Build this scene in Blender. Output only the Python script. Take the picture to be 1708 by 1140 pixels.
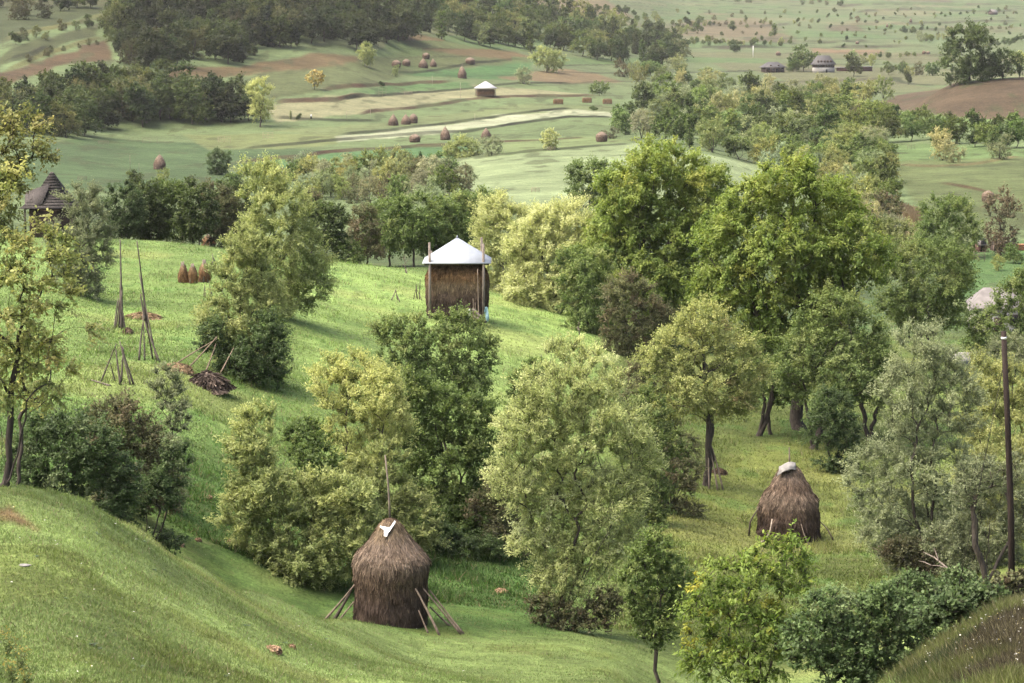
import bpy, math, random
import numpy as np
from mathutils import Vector
R = math.radians
scene = bpy.context.scene
for o in list(bpy.data.objects):
    bpy.data.objects.remove(o)
COL = scene.collection

# ------------------------------------------------------------------ camera
PITCH = R(7.0)
FPX = 3852.0                      # focal length in photo pixels (photo 1708 wide)
cam = bpy.data.cameras.new('camera')
cam.sensor_width = 36.0
cam.lens = 36.0 * FPX / 1708.0
cam.clip_start = 0.5
cam.clip_end = 12000
cob = bpy.data.objects.new('camera', cam)
COL.objects.link(cob)
cob.location = (0, 0, 0)
cob.rotation_euler = (math.pi / 2 - PITCH, 0, 0)
scene.camera = cob
scene.render.resolution_x, scene.render.resolution_y = 1024, 683

# ------------------------------------------------------------------ light
SUN_EL, SUN_AZ = R(60), R(-100)     # azimuth measured from +Y (view direction) towards +X
world = bpy.data.worlds.new('World')
scene.world = world
world.use_nodes = True
wn = world.node_tree
bg = wn.nodes['Background']
sky = wn.nodes.new('ShaderNodeTexSky')
sky.sky_type = 'NISHITA'
sky.sun_disc = False
sky.sun_elevation = SUN_EL
sky.sun_rotation = SUN_AZ
sky.air_density = 0.7
sky.dust_density = 8.0
sky.ozone_density = 1.0
wn.links.new(sky.outputs[0], bg.inputs[0])
bg.inputs[1].default_value = 0.15
sl = bpy.data.lights.new('sun', 'SUN')
sl.energy = 1.1
sl.angle = R(70)
sl.color = (1.0, 0.93, 0.8)
so = bpy.data.objects.new('sun', sl)
COL.objects.link(so)
sd = Vector((math.cos(SUN_EL) * math.sin(SUN_AZ), math.cos(SUN_EL) * math.cos(SUN_AZ), math.sin(SUN_EL)))
so.rotation_euler = sd.to_track_quat('Z', 'Y').to_euler()
so.location = sd * 200
scene.view_settings.view_transform = 'Standard'
scene.view_settings.look = 'None'
scene.view_settings.gamma = 1.0
scene.view_settings.exposure = 1.9
cy = scene.cycles
cy.max_bounces = 7
cy.diffuse_bounces = 4
cy.glossy_bounces = 1
cy.transmission_bounces = 4
cy.transparent_max_bounces = 4
cy.volume_bounces = 0
cy.caustics_reflective = False
cy.caustics_refractive = False

# ------------------------------------------------------------------ helpers
CP, SP = math.cos(PITCH), math.sin(PITCH)


def setp(o, label=None, cat=None, group=None, kind=None):
    if label: o['label'] = label
    if cat: o['category'] = cat
    if group: o['group'] = group
    if kind: o['kind'] = kind
    return o


def mesh_np(name, verts, faces, mats, nper=4, tint=None, midx=None, smooth=False):
    """verts (n,3), faces (m,nper) -> mesh datablock"""
    me = bpy.data.meshes.new(name)
    verts = np.asarray(verts, dtype=np.float32)
    faces = np.asarray(faces, dtype=np.int32)
    me.vertices.add(len(verts))
    me.vertices.foreach_set('co', verts.ravel())
    m = len(faces)
    me.loops.add(m * nper)
    me.loops.foreach_set('vertex_index', faces.ravel())
    me.polygons.add(m)
    me.polygons.foreach_set('loop_start', np.arange(0, m * nper, nper, dtype=np.int32))
    for mt in mats:
        me.materials.append(mt)
    if midx is not None:
        me.polygons.foreach_set('material_index', np.asarray(midx, dtype=np.int32))
    me.update(calc_edges=True)
    if smooth:
        me.polygons.foreach_set('use_smooth', np.ones(m, dtype=bool))
    if tint is not None:
        dom = 'FACE' if len(tint) == m else 'POINT'
        at = me.attributes.new('tint', 'FLOAT_COLOR', dom)
        t4 = np.ones((len(tint), 4), dtype=np.float32)
        t4[:, :3] = tint
        at.data.foreach_set('color', t4.ravel())
    me.validate(verbose=False)
    return me


def obj(name, me, parent=None, loc=None):
    o = bpy.data.objects.new(name, me)
    COL.objects.link(o)
    if parent is not None:
        o.parent = parent
    if loc is not None:
        o.location = loc
    return o


class MB:
    """collects tubes, boxes and quads and links them as one mesh"""
    def __init__(s):
        s.v, s.f, s.t, s.n = [], [], [], 0

    def add(s, v, f, tint=None):
        v = np.asarray(v, float).reshape(-1, 3)
        f = np.asarray(f, int).reshape(-1, 4)
        s.v.append(v)
        s.f.append(f + s.n)
        s.n += len(v)
        s.t.append(np.tile(np.asarray(tint if tint is not None else (1, 1, 1), float), (len(f), 1)))
        return s

    def box(s, c, size, rz=0.0, tint=None, tilt=None):
        x, y, z = [a / 2 for a in size]
        p = np.array([[-x, -y, -z], [x, -y, -z], [x, y, -z], [-x, y, -z], [-x, -y, z], [x, -y, z], [x, y, z], [-x, y, z]])
        if tilt is not None:
            cx, sx = math.cos(tilt), math.sin(tilt)
            p = np.c_[p[:, 0] * cx + p[:, 2] * sx, p[:, 1], -p[:, 0] * sx + p[:, 2] * cx]
        cz, sz = math.cos(rz), math.sin(rz)
        p = np.c_[p[:, 0] * cz - p[:, 1] * sz, p[:, 0] * sz + p[:, 1] * cz, p[:, 2]] + np.asarray(c)
        return s.add(p, [[0, 3, 2, 1], [4, 5, 6, 7], [0, 1, 5, 4], [1, 2, 6, 5], [2, 3, 7, 6], [3, 0, 4, 7]], tint)

    def tube(s, pts, rad, sides=6, tint=None, cap=True):
        pts = np.asarray(pts, float)
        n = len(pts)
        rad = np.broadcast_to(np.asarray(rad, float), (n,))
        tg = np.gradient(pts, axis=0)
        tg /= np.linalg.norm(tg, axis=1)[:, None] + 1e-9
        ref = np.array([0.31, 0.95, 0.05]) if abs(tg[0, 2]) > .6 else np.array([0.05, 0.1, 1.0])
        a = np.cross(tg, ref)
        a /= np.linalg.norm(a, axis=1)[:, None] + 1e-9
        b = np.cross(tg, a)
        ang = np.linspace(0, 2 * math.pi, sides, endpoint=False)
        ring = a[:, None, :] * np.cos(ang)[None, :, None] + b[:, None, :] * np.sin(ang)[None, :, None]
        v = (pts[:, None, :] + ring * rad[:, None, None]).reshape(-1, 3)
        i = np.arange(n - 1)[:, None] * sides
        k = np.arange(sides)[None, :]
        k2 = (k + 1) % sides
        f = np.stack([i + k, i + k2, i + sides + k2, i + sides + k], -1).reshape(-1, 4)
        if cap:
            e = (n - 1) * sides
            caps = []
            for j in range(1, sides - 1, 2):
                q = [0, j, j + 1, min(j + 2, sides - 1)] if j + 2 <= sides - 1 else [0, j, j + 1, j + 1]
                caps.append(q)
            caps = [q for q in caps if len(set(q)) == 4]
            if caps:
                cc = np.array(caps)
                f = np.vstack([f, cc[:, ::-1], cc + e])
        return s.add(v, f, tint)

    def build(s, name, mat, parent=None, smooth=False, loc=None):
        me = mesh_np(name, np.vstack(s.v), np.vstack(s.f), [mat], 4, np.vstack(s.t), smooth=smooth)
        return obj(name, me, parent, loc)


def empty(name, loc, label, cat, group=None, rz=0.0):
    o = bpy.data.objects.new(name, None)
    COL.objects.link(o)
    o.location = loc
    o.rotation_euler = (0, 0, rz)
    o.empty_display_size = 0.2
    return setp(o, label, cat, group)


def lin(r, g, b):
    return tuple((c / 255 / 12.92) if c / 255 <= .04045 else ((c / 255 + .055) / 1.055) ** 2.4 for c in (r, g, b))


# value noise (numpy) ------------------------------------------------
_rn = np.random.RandomState(7).rand(256, 256).astype(np.float32)


def vnoise(x, y):
    xi, yi = np.floor(x).astype(int), np.floor(y).astype(int)
    fx, fy = x - xi, y - yi
    fx, fy = fx * fx * (3 - 2 * fx), fy * fy * (3 - 2 * fy)
    g = lambda i, j: _rn[i % 256, j % 256]
    return (g(xi, yi) * (1 - fx) + g(xi + 1, yi) * fx) * (1 - fy) + (g(xi, yi + 1) * (1 - fx) + g(xi + 1, yi + 1) * fx) * fy


def fbm(x, y, oct=4):
    s, a, t = 0.0, 1.0, 0.0
    for k in range(oct):
        s = s + a * vnoise(x * 2 ** k + 17 * k, y * 2 ** k + 31 * k)
        t += a
        a *= .5
    return s / t


# ------------------------------------------------------------------ terrain profiles
# per bearing (photo column u at horizon scale): (forward distance m, row v)  or (distance, 'z', height)
Z = 'z'
PROF = {
    0: [(3, Z, -2), (10, Z, -3.8), (20, Z, -6.6), (38, 1140), (60, 812), (72, Z, -15.2), (90, Z, -17.3), (115, Z, -16.9), (160, Z, -16.6),
        (208, 395), (255, Z, -20), (330, Z, -24), (450, 310), (600, 262), (680, 235), (760, 205), (850, 130), (900, 110), (1000, 60), (1200, 0), (1500, -60), (4500, -300)],
    115: [(3, Z, -2), (10, Z, -3.8), (20, Z, -6.7), (38, 1140), (62, 828), (73, Z, -15.6), (90, Z, -17.5), (115, Z, -16.9), (160, Z, -16.8),
        (211, 396), (255, Z, -21), (330, Z, -25), (450, 312), (600, 272), (690, 243), (780, 212), (860, 140), (920, 108), (1020, 60), (1200, 0), (1500, -60), (4500, -300)],
    200: [(3, Z, -2), (10, Z, -3.9), (20, Z, -6.8), (39, 1140), (66, 864), (76, Z, -17.4), (90, Z, -18.4), (103, Z, -17.6), (120, 640),
          (150, 550), (180, 470), (200, 425), (215, 400), (250, Z, -21.5), (330, Z, -26), (420, Z, -27), (480, 310), (600, 282), (700, 250), (800, 220),
          (880, 150), (950, 100), (1050, 60), (1200, 0), (1500, -60), (4500, -300)],
    300: [(3, Z, -2), (10, Z, -4), (20, Z, -7), (40, 1150), (70, 928), (80, Z, -19.4), (92, Z, -19.7), (103, Z, -18.8), (120, 655),
          (150, 555), (180, 475), (200, 432), (215, 408), (250, Z, -22), (330, Z, -26.5), (420, Z, -28), (520, 305), (620, 280), (710, 252), (800, 223),
          (870, 175), (950, 120), (1050, 78), (1180, 20), (1400, -50), (4500, -300)],
    400: [(3, Z, -2), (10, Z, -4.1), (20, Z, -7.2), (41, 1160), (75, 983), (85, Z, -21.2), (95, Z, -20.8), (104, Z, -19.9), (120, 700),
          (135, 628), (160, 540), (180, 480), (200, 440), (215, 420), (250, Z, -22.5), (330, Z, -27), (420, Z, -29), (560, 300), (650, 275), (720, 250), (800, 225),
          (860, 190), (950, 140), (1050, 90), (1150, 40), (1300, -20), (4500, -280)],
    560: [(3, Z, -2.1), (10, Z, -4.4), (20, Z, -7.8), (45, 1180), (81, 1033), (92, Z, -22.4), (105, Z, -21.9), (120, 760), (140, 650), (165, 560),
          (190, 490), (212, 442), (245, Z, -22.3), (330, Z, -27), (430, Z, -29.5), (600, 290), (700, 255), (780, 232), (850, 205), (920, 170), (1000, 130), (1080, 95), (1200, 40), (1400, -20), (4500, -260)],
    700: [(3, Z, -2.2), (10, Z, -4.8), (20, Z, -8.5), (50, 1160), (86, 1054), (96, 995), (110, 890), (130, 760), (150, 660), (175, 560), (200, 490),
          (225, 452), (236, 447), (300, Z, -25.5), (380, Z, -26.4), (450, 330), (550, 305), (650, 275), (760, 240), (850, 210), (950, 180), (1050, 150), (1150, 120), (1200, 100), (1250, 70), (1350, 40), (1600, -30), (4500, -240)],
    850: [(3, Z, -2.2), (10, Z, -5), (20, Z, -9), (50, 1190), (88, 1060), (100, 985), (120, 860), (140, 750), (165, 630), (190, 540), (215, 500), (240, Z, -23.5),
          (320, Z, -25), (380, 340), (450, 315), (550, 280), (650, 258), (760, 235), (850, 212), (950, 185), (1050, 160), (1150, 135), (1250, 110), (1350, 85), (1500, 60), (1700, 30), (2200, -20), (4500, -200)],
    1000: [(3, Z, -2.2), (10, Z, -5.2), (20, Z, -9.4), (50, 1225), (86, 1082), (96, 1040), (105, 985), (125, 870), (145, 770), (165, 660), (190, 580), (215, 530), (260, Z, -25), (330, Z, -25),
           (380, 345), (450, 310), (550, 275), (650, 250), (760, 228), (850, 205), (950, 185), (1050, 168), (1150, 150), (1250, 130), (1400, 105), (1700, 65), (2000, 30), (2500, -10), (4500, -140)],
    1150: [(3, Z, -2.2), (10, Z, -5.2), (20, Z, -9.2), (50, 1260), (80, Z, -23), (95, 1060), (110, 960), (127, 880), (145, 790), (165, 700), (190, 620), (215, Z, -26), (260, Z, -27), (330, Z, -27.5),
           (420, 330), (500, 290), (560, 265), (620, 250), (700, 232), (800, 210), (950, 185), (1100, 160), (1250, 140), (1450, 118), (1700, 95), (2000, 68), (2400, 40), (3000, 5), (4500, -90)],
    1300: [(3, Z, -2.2), (10, Z, -5.1), (20, Z, -9), (50, Z, -16.6), (65, Z, -20.5), (80, Z, -24), (95, Z, -25), (110, 985), (127, 905), (145, 810), (165, 715), (190, 630), (230, Z, -27), (330, Z, -29), (450, Z, -29),
           (560, 300), (640, 275), (800, 225), (950, 190), (1100, 162), (1250, 142), (1450, 122), (1700, 98), (2000, 72), (2400, 45), (3000, 10), (4500, -70)],
    1450: [(3, Z, -2.1), (10, Z, -4.6), (20, Z, -7.8), (40, Z, -11.9), (52, Z, -15), (70, Z, -20.5), (90, Z, -23.6), (110, 985), (130, 890), (150, 790), (170, 705), (200, Z, -27), (260, Z, -28), (340, Z, -29),
           (420, 350), (500, 310), (580, 275), (650, 255), (720, 240), (800, 225), (900, 205), (1000, 185), (1150, 160), (1300, 140), (1500, 118), (1800, 92), (2100, 68), (2500, 42), (3000, 12), (4500, -60)],
    1600: [(3, Z, -2), (10, Z, -4.0), (20, Z, -6.6), (30, Z, -8.8), (50, 1068), (60, Z, -15.6), (75, Z, -19.5), (100, 960), (120, 880), (150, 770), (180, 680), (210, 600), (240, 540), (280, 480), (320, 430), (380, 380),
           (450, 330), (530, 290), (620, 260), (680, 242), (720, 230), (760, 210), (800, 198), (850, 160), (900, 136), (1000, Z, -15), (1200, Z, -14), (1400, 118), (1700, 95), (2000, 75), (2500, 48), (3000, 20), (4500, -50)],
    1708: [(3, Z, -2), (10, Z, -3.8), (20, Z, -6.2), (30, Z, -8.4), (52, 1006), (62, Z, -14.8), (80, Z, -18.8), (100, Z, -22), (120, Z, -24.5), (150, Z, -26), (200, Z, -27), (240, 540), (280, 480), (320, 430), (380, 380),
           (450, 330), (530, 285), (620, 255), (700, 230), (760, 205), (800, 195), (850, 152), (900, 129), (1000, Z, -14), (1200, Z, -13), (1400, 115), (1700, 92), (2000, 72), (2500, 45), (3000, 18), (4500, -45)],
}


def v2z(d, v):
    return -d * math.tan(PITCH + math.atan((v - 570) / FPX))


def pchip(x, y, xn):
    x, y = np.asarray(x, float), np.asarray(y, float)
    h = np.diff(x)
    dl = np.diff(y, axis=0) / (h if y.ndim == 1 else h[:, None])
    d = np.zeros_like(y)
    w1, w2 = 2 * h[1:] + h[:-1], h[1:] + 2 * h[:-1]
    if y.ndim > 1:
        w1, w2 = w1[:, None], w2[:, None]
    ok = dl[1:] * dl[:-1] > 0
    with np.errstate(all='ignore'):
        hm = (w1 + w2) / (w1 / dl[:-1] + w2 / dl[1:])
    d[1:-1] = np.where(ok, hm, 0)
    d[0], d[-1] = dl[0], dl[-1]
    k = np.clip(np.searchsorted(x, xn) - 1, 0, len(x) - 2)
    t = (np.asarray(xn) - x[k]) / h[k]
    hh = h[k]
    if y.ndim > 1:
        t, hh = t[:, None], hh[:, None]
    return (y[k] * (1 + 2 * t) * (1 - t) ** 2 + hh * d[k] * t * (1 - t) ** 2 + y[k + 1] * t * t * (3 - 2 * t) + hh * d[k + 1] * t * t * (t - 1))


_l = lambda a, b, n: np.linspace(math.log(a), math.log(b), n, endpoint=False)
LD = np.concatenate([_l(2.0, 25, 110), _l(25, 330, 300), _l(330, 1350, 480), _l(1350, 4500, 170), [math.log(4500.0)]])
ND = len(LD)
UC = sorted(PROF)
_cols = []
for u in UC:
    p = [(2.0, -1.75)] + [(e[0], e[2]) if e[1] == Z else (e[0], v2z(e[0], e[1])) for e in PROF[u]]
    _cols.append(pchip([math.log(a) for a, b in p], [b for a, b in p], LD))
UX = [-1500, -500] + UC + [2200, 3200]
_cols = [_cols[0], _cols[0]] + _cols + [_cols[-1], _cols[-1]]
US = np.concatenate([np.arange(-1500, -60, 45), np.arange(-60, 1770, 3.0), np.arange(1770, 3201, 45)])
TZ = pchip(np.array(UX), np.array(_cols), US).T          # (ND, NU)
ZTAB = TZ


def terrain_raw(x, y):
    """height of the smooth ground at world x, y (arrays)"""
    x, y = np.asarray(x, float), np.asarray(y, float)
    u = 854 + FPX * CP * x / y
    i = np.interp(u, US, np.arange(len(US)))
    j = np.interp(np.log(np.maximum(y, 2.0)), LD, np.arange(ND))
    i0, j0 = np.minimum(i.astype(int), len(US) - 2), np.minimum(j.astype(int), ND - 2)
    fi, fj = i - i0, j - j0
    return (ZTAB[j0, i0] * (1 - fi) + ZTAB[j0, i0 + 1] * fi) * (1 - fj) + (ZTAB[j0 + 1, i0] * (1 - fi) + ZTAB[j0 + 1, i0 + 1] * fi) * fj


def project(x, y, z):
    dep = y * CP - z * SP
    return 854 + FPX * x / dep, 570 - FPX * (y * SP + z * CP) / dep


# polylines of field banks (row ends seen in the photo, set on the ground below)
def raydir(u, v):
    xn, yn = (u - 854) / FPX, -(v - 570) / FPX
    return np.array([xn, CP + yn * SP, -SP + yn * CP])


_YS = np.exp(np.linspace(math.log(22), math.log(4400), 4000))


def ground_uv(u, v, dmin=22.0, dmax=4400.0):
    """where the sight line through (u, v) first meets the ground beyond dmin"""
    d = raydir(u, v)
    ys = _YS[(_YS >= dmin) & (_YS <= dmax)]
    t = ys / d[1]
    hit = np.nonzero(d[2] * t < terrain_raw(d[0] * t, ys))[0]
    k = hit[0] if len(hit) else len(ys) - 1
    return np.array([d[0] * t[k], ys[k], float(terrain_raw(d[0] * t[k], ys[k]))])


def ground_ud(u, dist):
    """ground point seen in column u at forward distance dist"""
    v = 570.0
    for _ in range(5):
        d = raydir(u, v)
        x = d[0] / d[1] * dist
        z = float(terrain_raw(x, dist))
        v = project(x, dist, z)[1]
    return np.array([x, dist, z])


def at(u, v, dist):
    """world point on the sight line (u, v) at forward distance dist"""
    d = raydir(u, v)
    return d * (dist / d[1])


def ppm(dist):
    return dist / FPX            # metres per photo pixel at that distance
# ------------------------------------------------------------------ materials
KA = 0.56


def A(r, g, b, k=None):
    return np.array(lin(r, g, b)) * (KA if k is None else k)


def FA(r, g, b):
    m = (r + g + b) / 3          # far fields: slightly greyed and darkened
    return A(r * .92 + m * .08, g * .92 + m * .08, b * .92 + m * .08, KA * .53)


def new_mat(name):
    m = bpy.data.materials.new(name)
    m.use_nodes = True
    nt = m.node_tree
    return m, nt, nt.nodes, nt.nodes['Principled BSDF']


def mat_leaf():
    m, nt, N, P = new_mat('leaf')
    at_ = N.new('ShaderNodeAttribute'); at_.attribute_name = 'tint'
    oi = N.new('ShaderNodeObjectInfo')
    mx = N.new('ShaderNodeMix'); mx.data_type = 'RGBA'; mx.blend_type = 'MULTIPLY'; mx.inputs[0].default_value = 1
    nt.links.new(at_.outputs['Color'], mx.inputs[6]); nt.links.new(oi.outputs['Color'], mx.inputs[7])
    nt.links.new(mx.outputs[2], P.inputs['Base Color'])
    P.inputs['Roughness'].default_value = 0.55
    P.inputs['Specular IOR Level'].default_value = 0.18
    tr = N.new('ShaderNodeBsdfTranslucent')
    hs = N.new('ShaderNodeHueSaturation'); hs.inputs['Saturation'].default_value = 1.1; hs.inputs['Value'].default_value = 1.25
    nt.links.new(mx.outputs[2], hs.inputs['Color']); nt.links.new(hs.outputs[0], tr.inputs[0])
    ms = N.new('ShaderNodeMixShader'); ms.inputs[0].default_value = 0.4
    nt.links.new(P.outputs[0], ms.inputs[1]); nt.links.new(tr.outputs[0], ms.inputs[2])
    nt.links.new(ms.outputs[0], N['Material Output'].inputs[0])
    return m


def mat_tinted(name, base, rough=0.85, scale=6.0, var=0.5, bump=0.3, use_tint=True, stretch=(1, 1, 1), spec=0.2):
    """base colour * face tint * noise, with bump"""
    m, nt, N, P = new_mat(name)
    tc = N.new('ShaderNodeTexCoord')
    mp = N.new('ShaderNodeMapping'); mp.inputs['Scale'].default_value = stretch
    nz = N.new('ShaderNodeTexNoise'); nz.inputs['Scale'].default_value = scale; nz.inputs['Detail'].default_value = 5
    nt.links.new(tc.outputs['Object'], mp.inputs[0]); nt.links.new(mp.outputs[0], nz.inputs[0])
    rp = N.new('ShaderNodeMapRange')
    rp.inputs[1].default_value = .3; rp.inputs[2].default_value = .7
    rp.inputs[3].default_value = 1 - var; rp.inputs[4].default_value = 1 + var
    nt.links.new(nz.outputs[0], rp.inputs[0])
    mx = N.new('ShaderNodeMix'); mx.data_type = 'RGBA'; mx.blend_type = 'MULTIPLY'; mx.inputs[0].default_value = 1
    if use_tint:
        at_ = N.new('ShaderNodeAttribute'); at_.attribute_name = 'tint'
        m2 = N.new('ShaderNodeMix'); m2.data_type = 'RGBA'; m2.blend_type = 'MULTIPLY'; m2.inputs[0].default_value = 1
        m2.inputs[6].default_value = (*base, 1)
        nt.links.new(at_.outputs['Color'], m2.inputs[7]); nt.links.new(m2.outputs[2], mx.inputs[6])
    else:
        mx.inputs[6].default_value = (*base, 1)
    nt.links.new(rp.outputs[0], mx.inputs[7])
    nt.links.new(mx.outputs[2], P.inputs['Base Color'])
    P.inputs['Roughness'].default_value = rough
    P.inputs['Specular IOR Level'].default_value = spec
    if bump:
        bp = N.new('ShaderNodeBump'); bp.inputs['Strength'].default_value = bump; bp.inputs['Distance'].default_value = .05
        nt.links.new(nz.outputs[0], bp.inputs['Height']); nt.links.new(bp.outputs[0], P.inputs['Normal'])
    return m


def mat_ground():
    m, nt, N, P = new_mat('ground_grass')
    at_ = N.new('ShaderNodeAttribute'); at_.attribute_name = 'tint'
    geo = N.new('ShaderNodeNewGeometry')
    last = at_.outputs['Color']
    heights = []
    for sc, lo, hi in ((0.035, .82, 1.18), (0.25, .78, 1.22), (1.6, .72, 1.28), (7.0, .7, 1.3)):
        nz = N.new('ShaderNodeTexNoise'); nz.inputs['Scale'].default_value = sc; nz.inputs['Detail'].default_value = 4
        nz.inputs['Roughness'].default_value = .62
        nt.links.new(geo.outputs['Position'], nz.inputs[0])
        rp = N.new('ShaderNodeMapRange'); rp.inputs[1].default_value = .3; rp.inputs[2].default_value = .7
        rp.inputs[3].default_value = lo; rp.inputs[4].default_value = hi
        nt.links.new(nz.outputs[0], rp.inputs[0])
        mx = N.new('ShaderNodeMix'); mx.data_type = 'RGBA'; mx.blend_type = 'MULTIPLY'; mx.inputs[0].default_value = 1
        nt.links.new(last, mx.inputs[6]); nt.links.new(rp.outputs[0], mx.inputs[7])
        last = mx.outputs[2]
        heights.append(nz.outputs[0])
    # straw coloured flecks
    nz = N.new('ShaderNodeTexNoise'); nz.inputs['Scale'].default_value = 0.9; nz.inputs['Detail'].default_value = 6; nz.inputs['Roughness'].default_value = .7
    nt.links.new(geo.outputs['Position'], nz.inputs[0])
    rp = N.new('ShaderNodeMapRange'); rp.inputs[1].default_value = .56; rp.inputs[2].default_value = .74
    rp.inputs[3].default_value = 0; rp.inputs[4].default_value = .55
    nt.links.new(nz.outputs[0], rp.inputs[0])
    mx = N.new('ShaderNodeMix'); mx.data_type = 'RGBA'; mx.blend_type = 'MIX'
    mx.inputs[7].default_value = (.13, .12, .06, 1)
    nt.links.new(rp.outputs[0], mx.inputs[0]); nt.links.new(last, mx.inputs[6])
    last = mx.outputs[2]
    nt.links.new(last, P.inputs['Base Color'])
    P.inputs['Roughness'].default_value = .95
    P.inputs['Specular IOR Level'].default_value = .1
    ad = N.new('ShaderNodeMath'); ad.operation = 'ADD'
    nt.links.new(heights[2], ad.inputs[0]); nt.links.new(heights[3], ad.inputs[1])
    bp = N.new('ShaderNodeBump'); bp.inputs['Strength'].default_value = .7; bp.inputs['Distance'].default_value = .25
    nt.links.new(ad.outputs[0], bp.inputs['Height']); nt.links.new(bp.outputs[0], P.inputs['Normal'])
    return m


M_LEAF = mat_leaf()
M_BARK = mat_tinted('bark', (.045, .037, .03), .9, 9, .5, .8, stretch=(1, 1, .25))
M_HAY = mat_tinted('hay', (1, 1, 1), .95, 5, .4, .7, stretch=(1, 1, .3), spec=.08)
M_WOOD = mat_tinted('weathered_wood', (.12, .102, .085), .85, 12, .45, .5, stretch=(1, 1, .2))
M_GROUND = mat_ground()

# ------------------------------------------------------------------ ground sheet
YS = np.exp(LD)
SX = (US - 854) / (FPX * CP)
GX, GY = YS[:, None] * SX[None, :], np.broadcast_to(YS[:, None], (ND, len(US))).copy()
GU, GV = project(GX, GY, TZ)
n1 = fbm(GX * .9, GY * .9, 3) - .5
n2 = fbm(GX * .06 + 9, GY * .06, 3) - .5
pu, pv = GU + 14 * n2 + 5 * n1, GV + 6 * n2 + 3 * n1
GC = np.zeros((ND, len(US), 3), np.float32)


def sm(a, b, x):
    t = np.clip((x - a) / (b - a), 0, 1)
    return t * t * (3 - 2 * t)


def blend(col, w):
    GC[:] = GC * (1 - w[..., None]) + np.asarray(col)[None, None, :] * w[..., None]


def poly_mask(pts, dmin, dmax):
    inside = np.zeros(pu.shape, bool)
    n = len(pts)
    for i in range(n):
        x1, y1 = pts[i]
        x2, y2 = pts[(i + 1) % n]
        if y1 == y2:
            continue
        c = ((y1 > pv) != (y2 > pv)) & (pu < (x2 - x1) * (pv - y1) / (y2 - y1) + x1)
        inside ^= c
    m = (inside & (GY >= dmin) & (GY <= dmax)).astype(np.float32)
    for _ in range(2):                              # soft edges
        m[1:-1, 1:-1] = (m[1:-1, 1:-1] * 2 + m[:-2, 1:-1] + m[2:, 1:-1] + m[1:-1, :-2] + m[1:-1, 2:]) / 6
    return m


GC[:] = A(126, 146, 84)  # ground zone colours here also carry the cloud light's bright and dim areas
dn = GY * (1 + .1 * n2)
blend(A(122, 146, 80), sm(96, 108, dn) * (1 - sm(215, 235, dn)) * (1 - sm(1000, 1060, pu)))       # hay meadow
blend(A(86, 114, 58), sm(80, 86, dn + .012 * (600 - pu)) * (1 - sm(104, 122, dn)) * (1 - sm(900, 1000, pu)))           # hollow path, its shade put into a darker green
blend(A(142, 168, 94), sm(120, 150, dn) * (1 - sm(215, 235, dn)) * sm(430, 560, pu) * (1 - sm(1000, 1060, pu)))   # turf round the barrack, brighter light painted into its green
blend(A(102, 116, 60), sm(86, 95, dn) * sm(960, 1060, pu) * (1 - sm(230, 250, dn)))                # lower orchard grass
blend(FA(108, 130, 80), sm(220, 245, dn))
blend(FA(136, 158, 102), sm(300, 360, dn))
blend(FA(130, 146, 98), sm(1000, 1250, dn))
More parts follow.
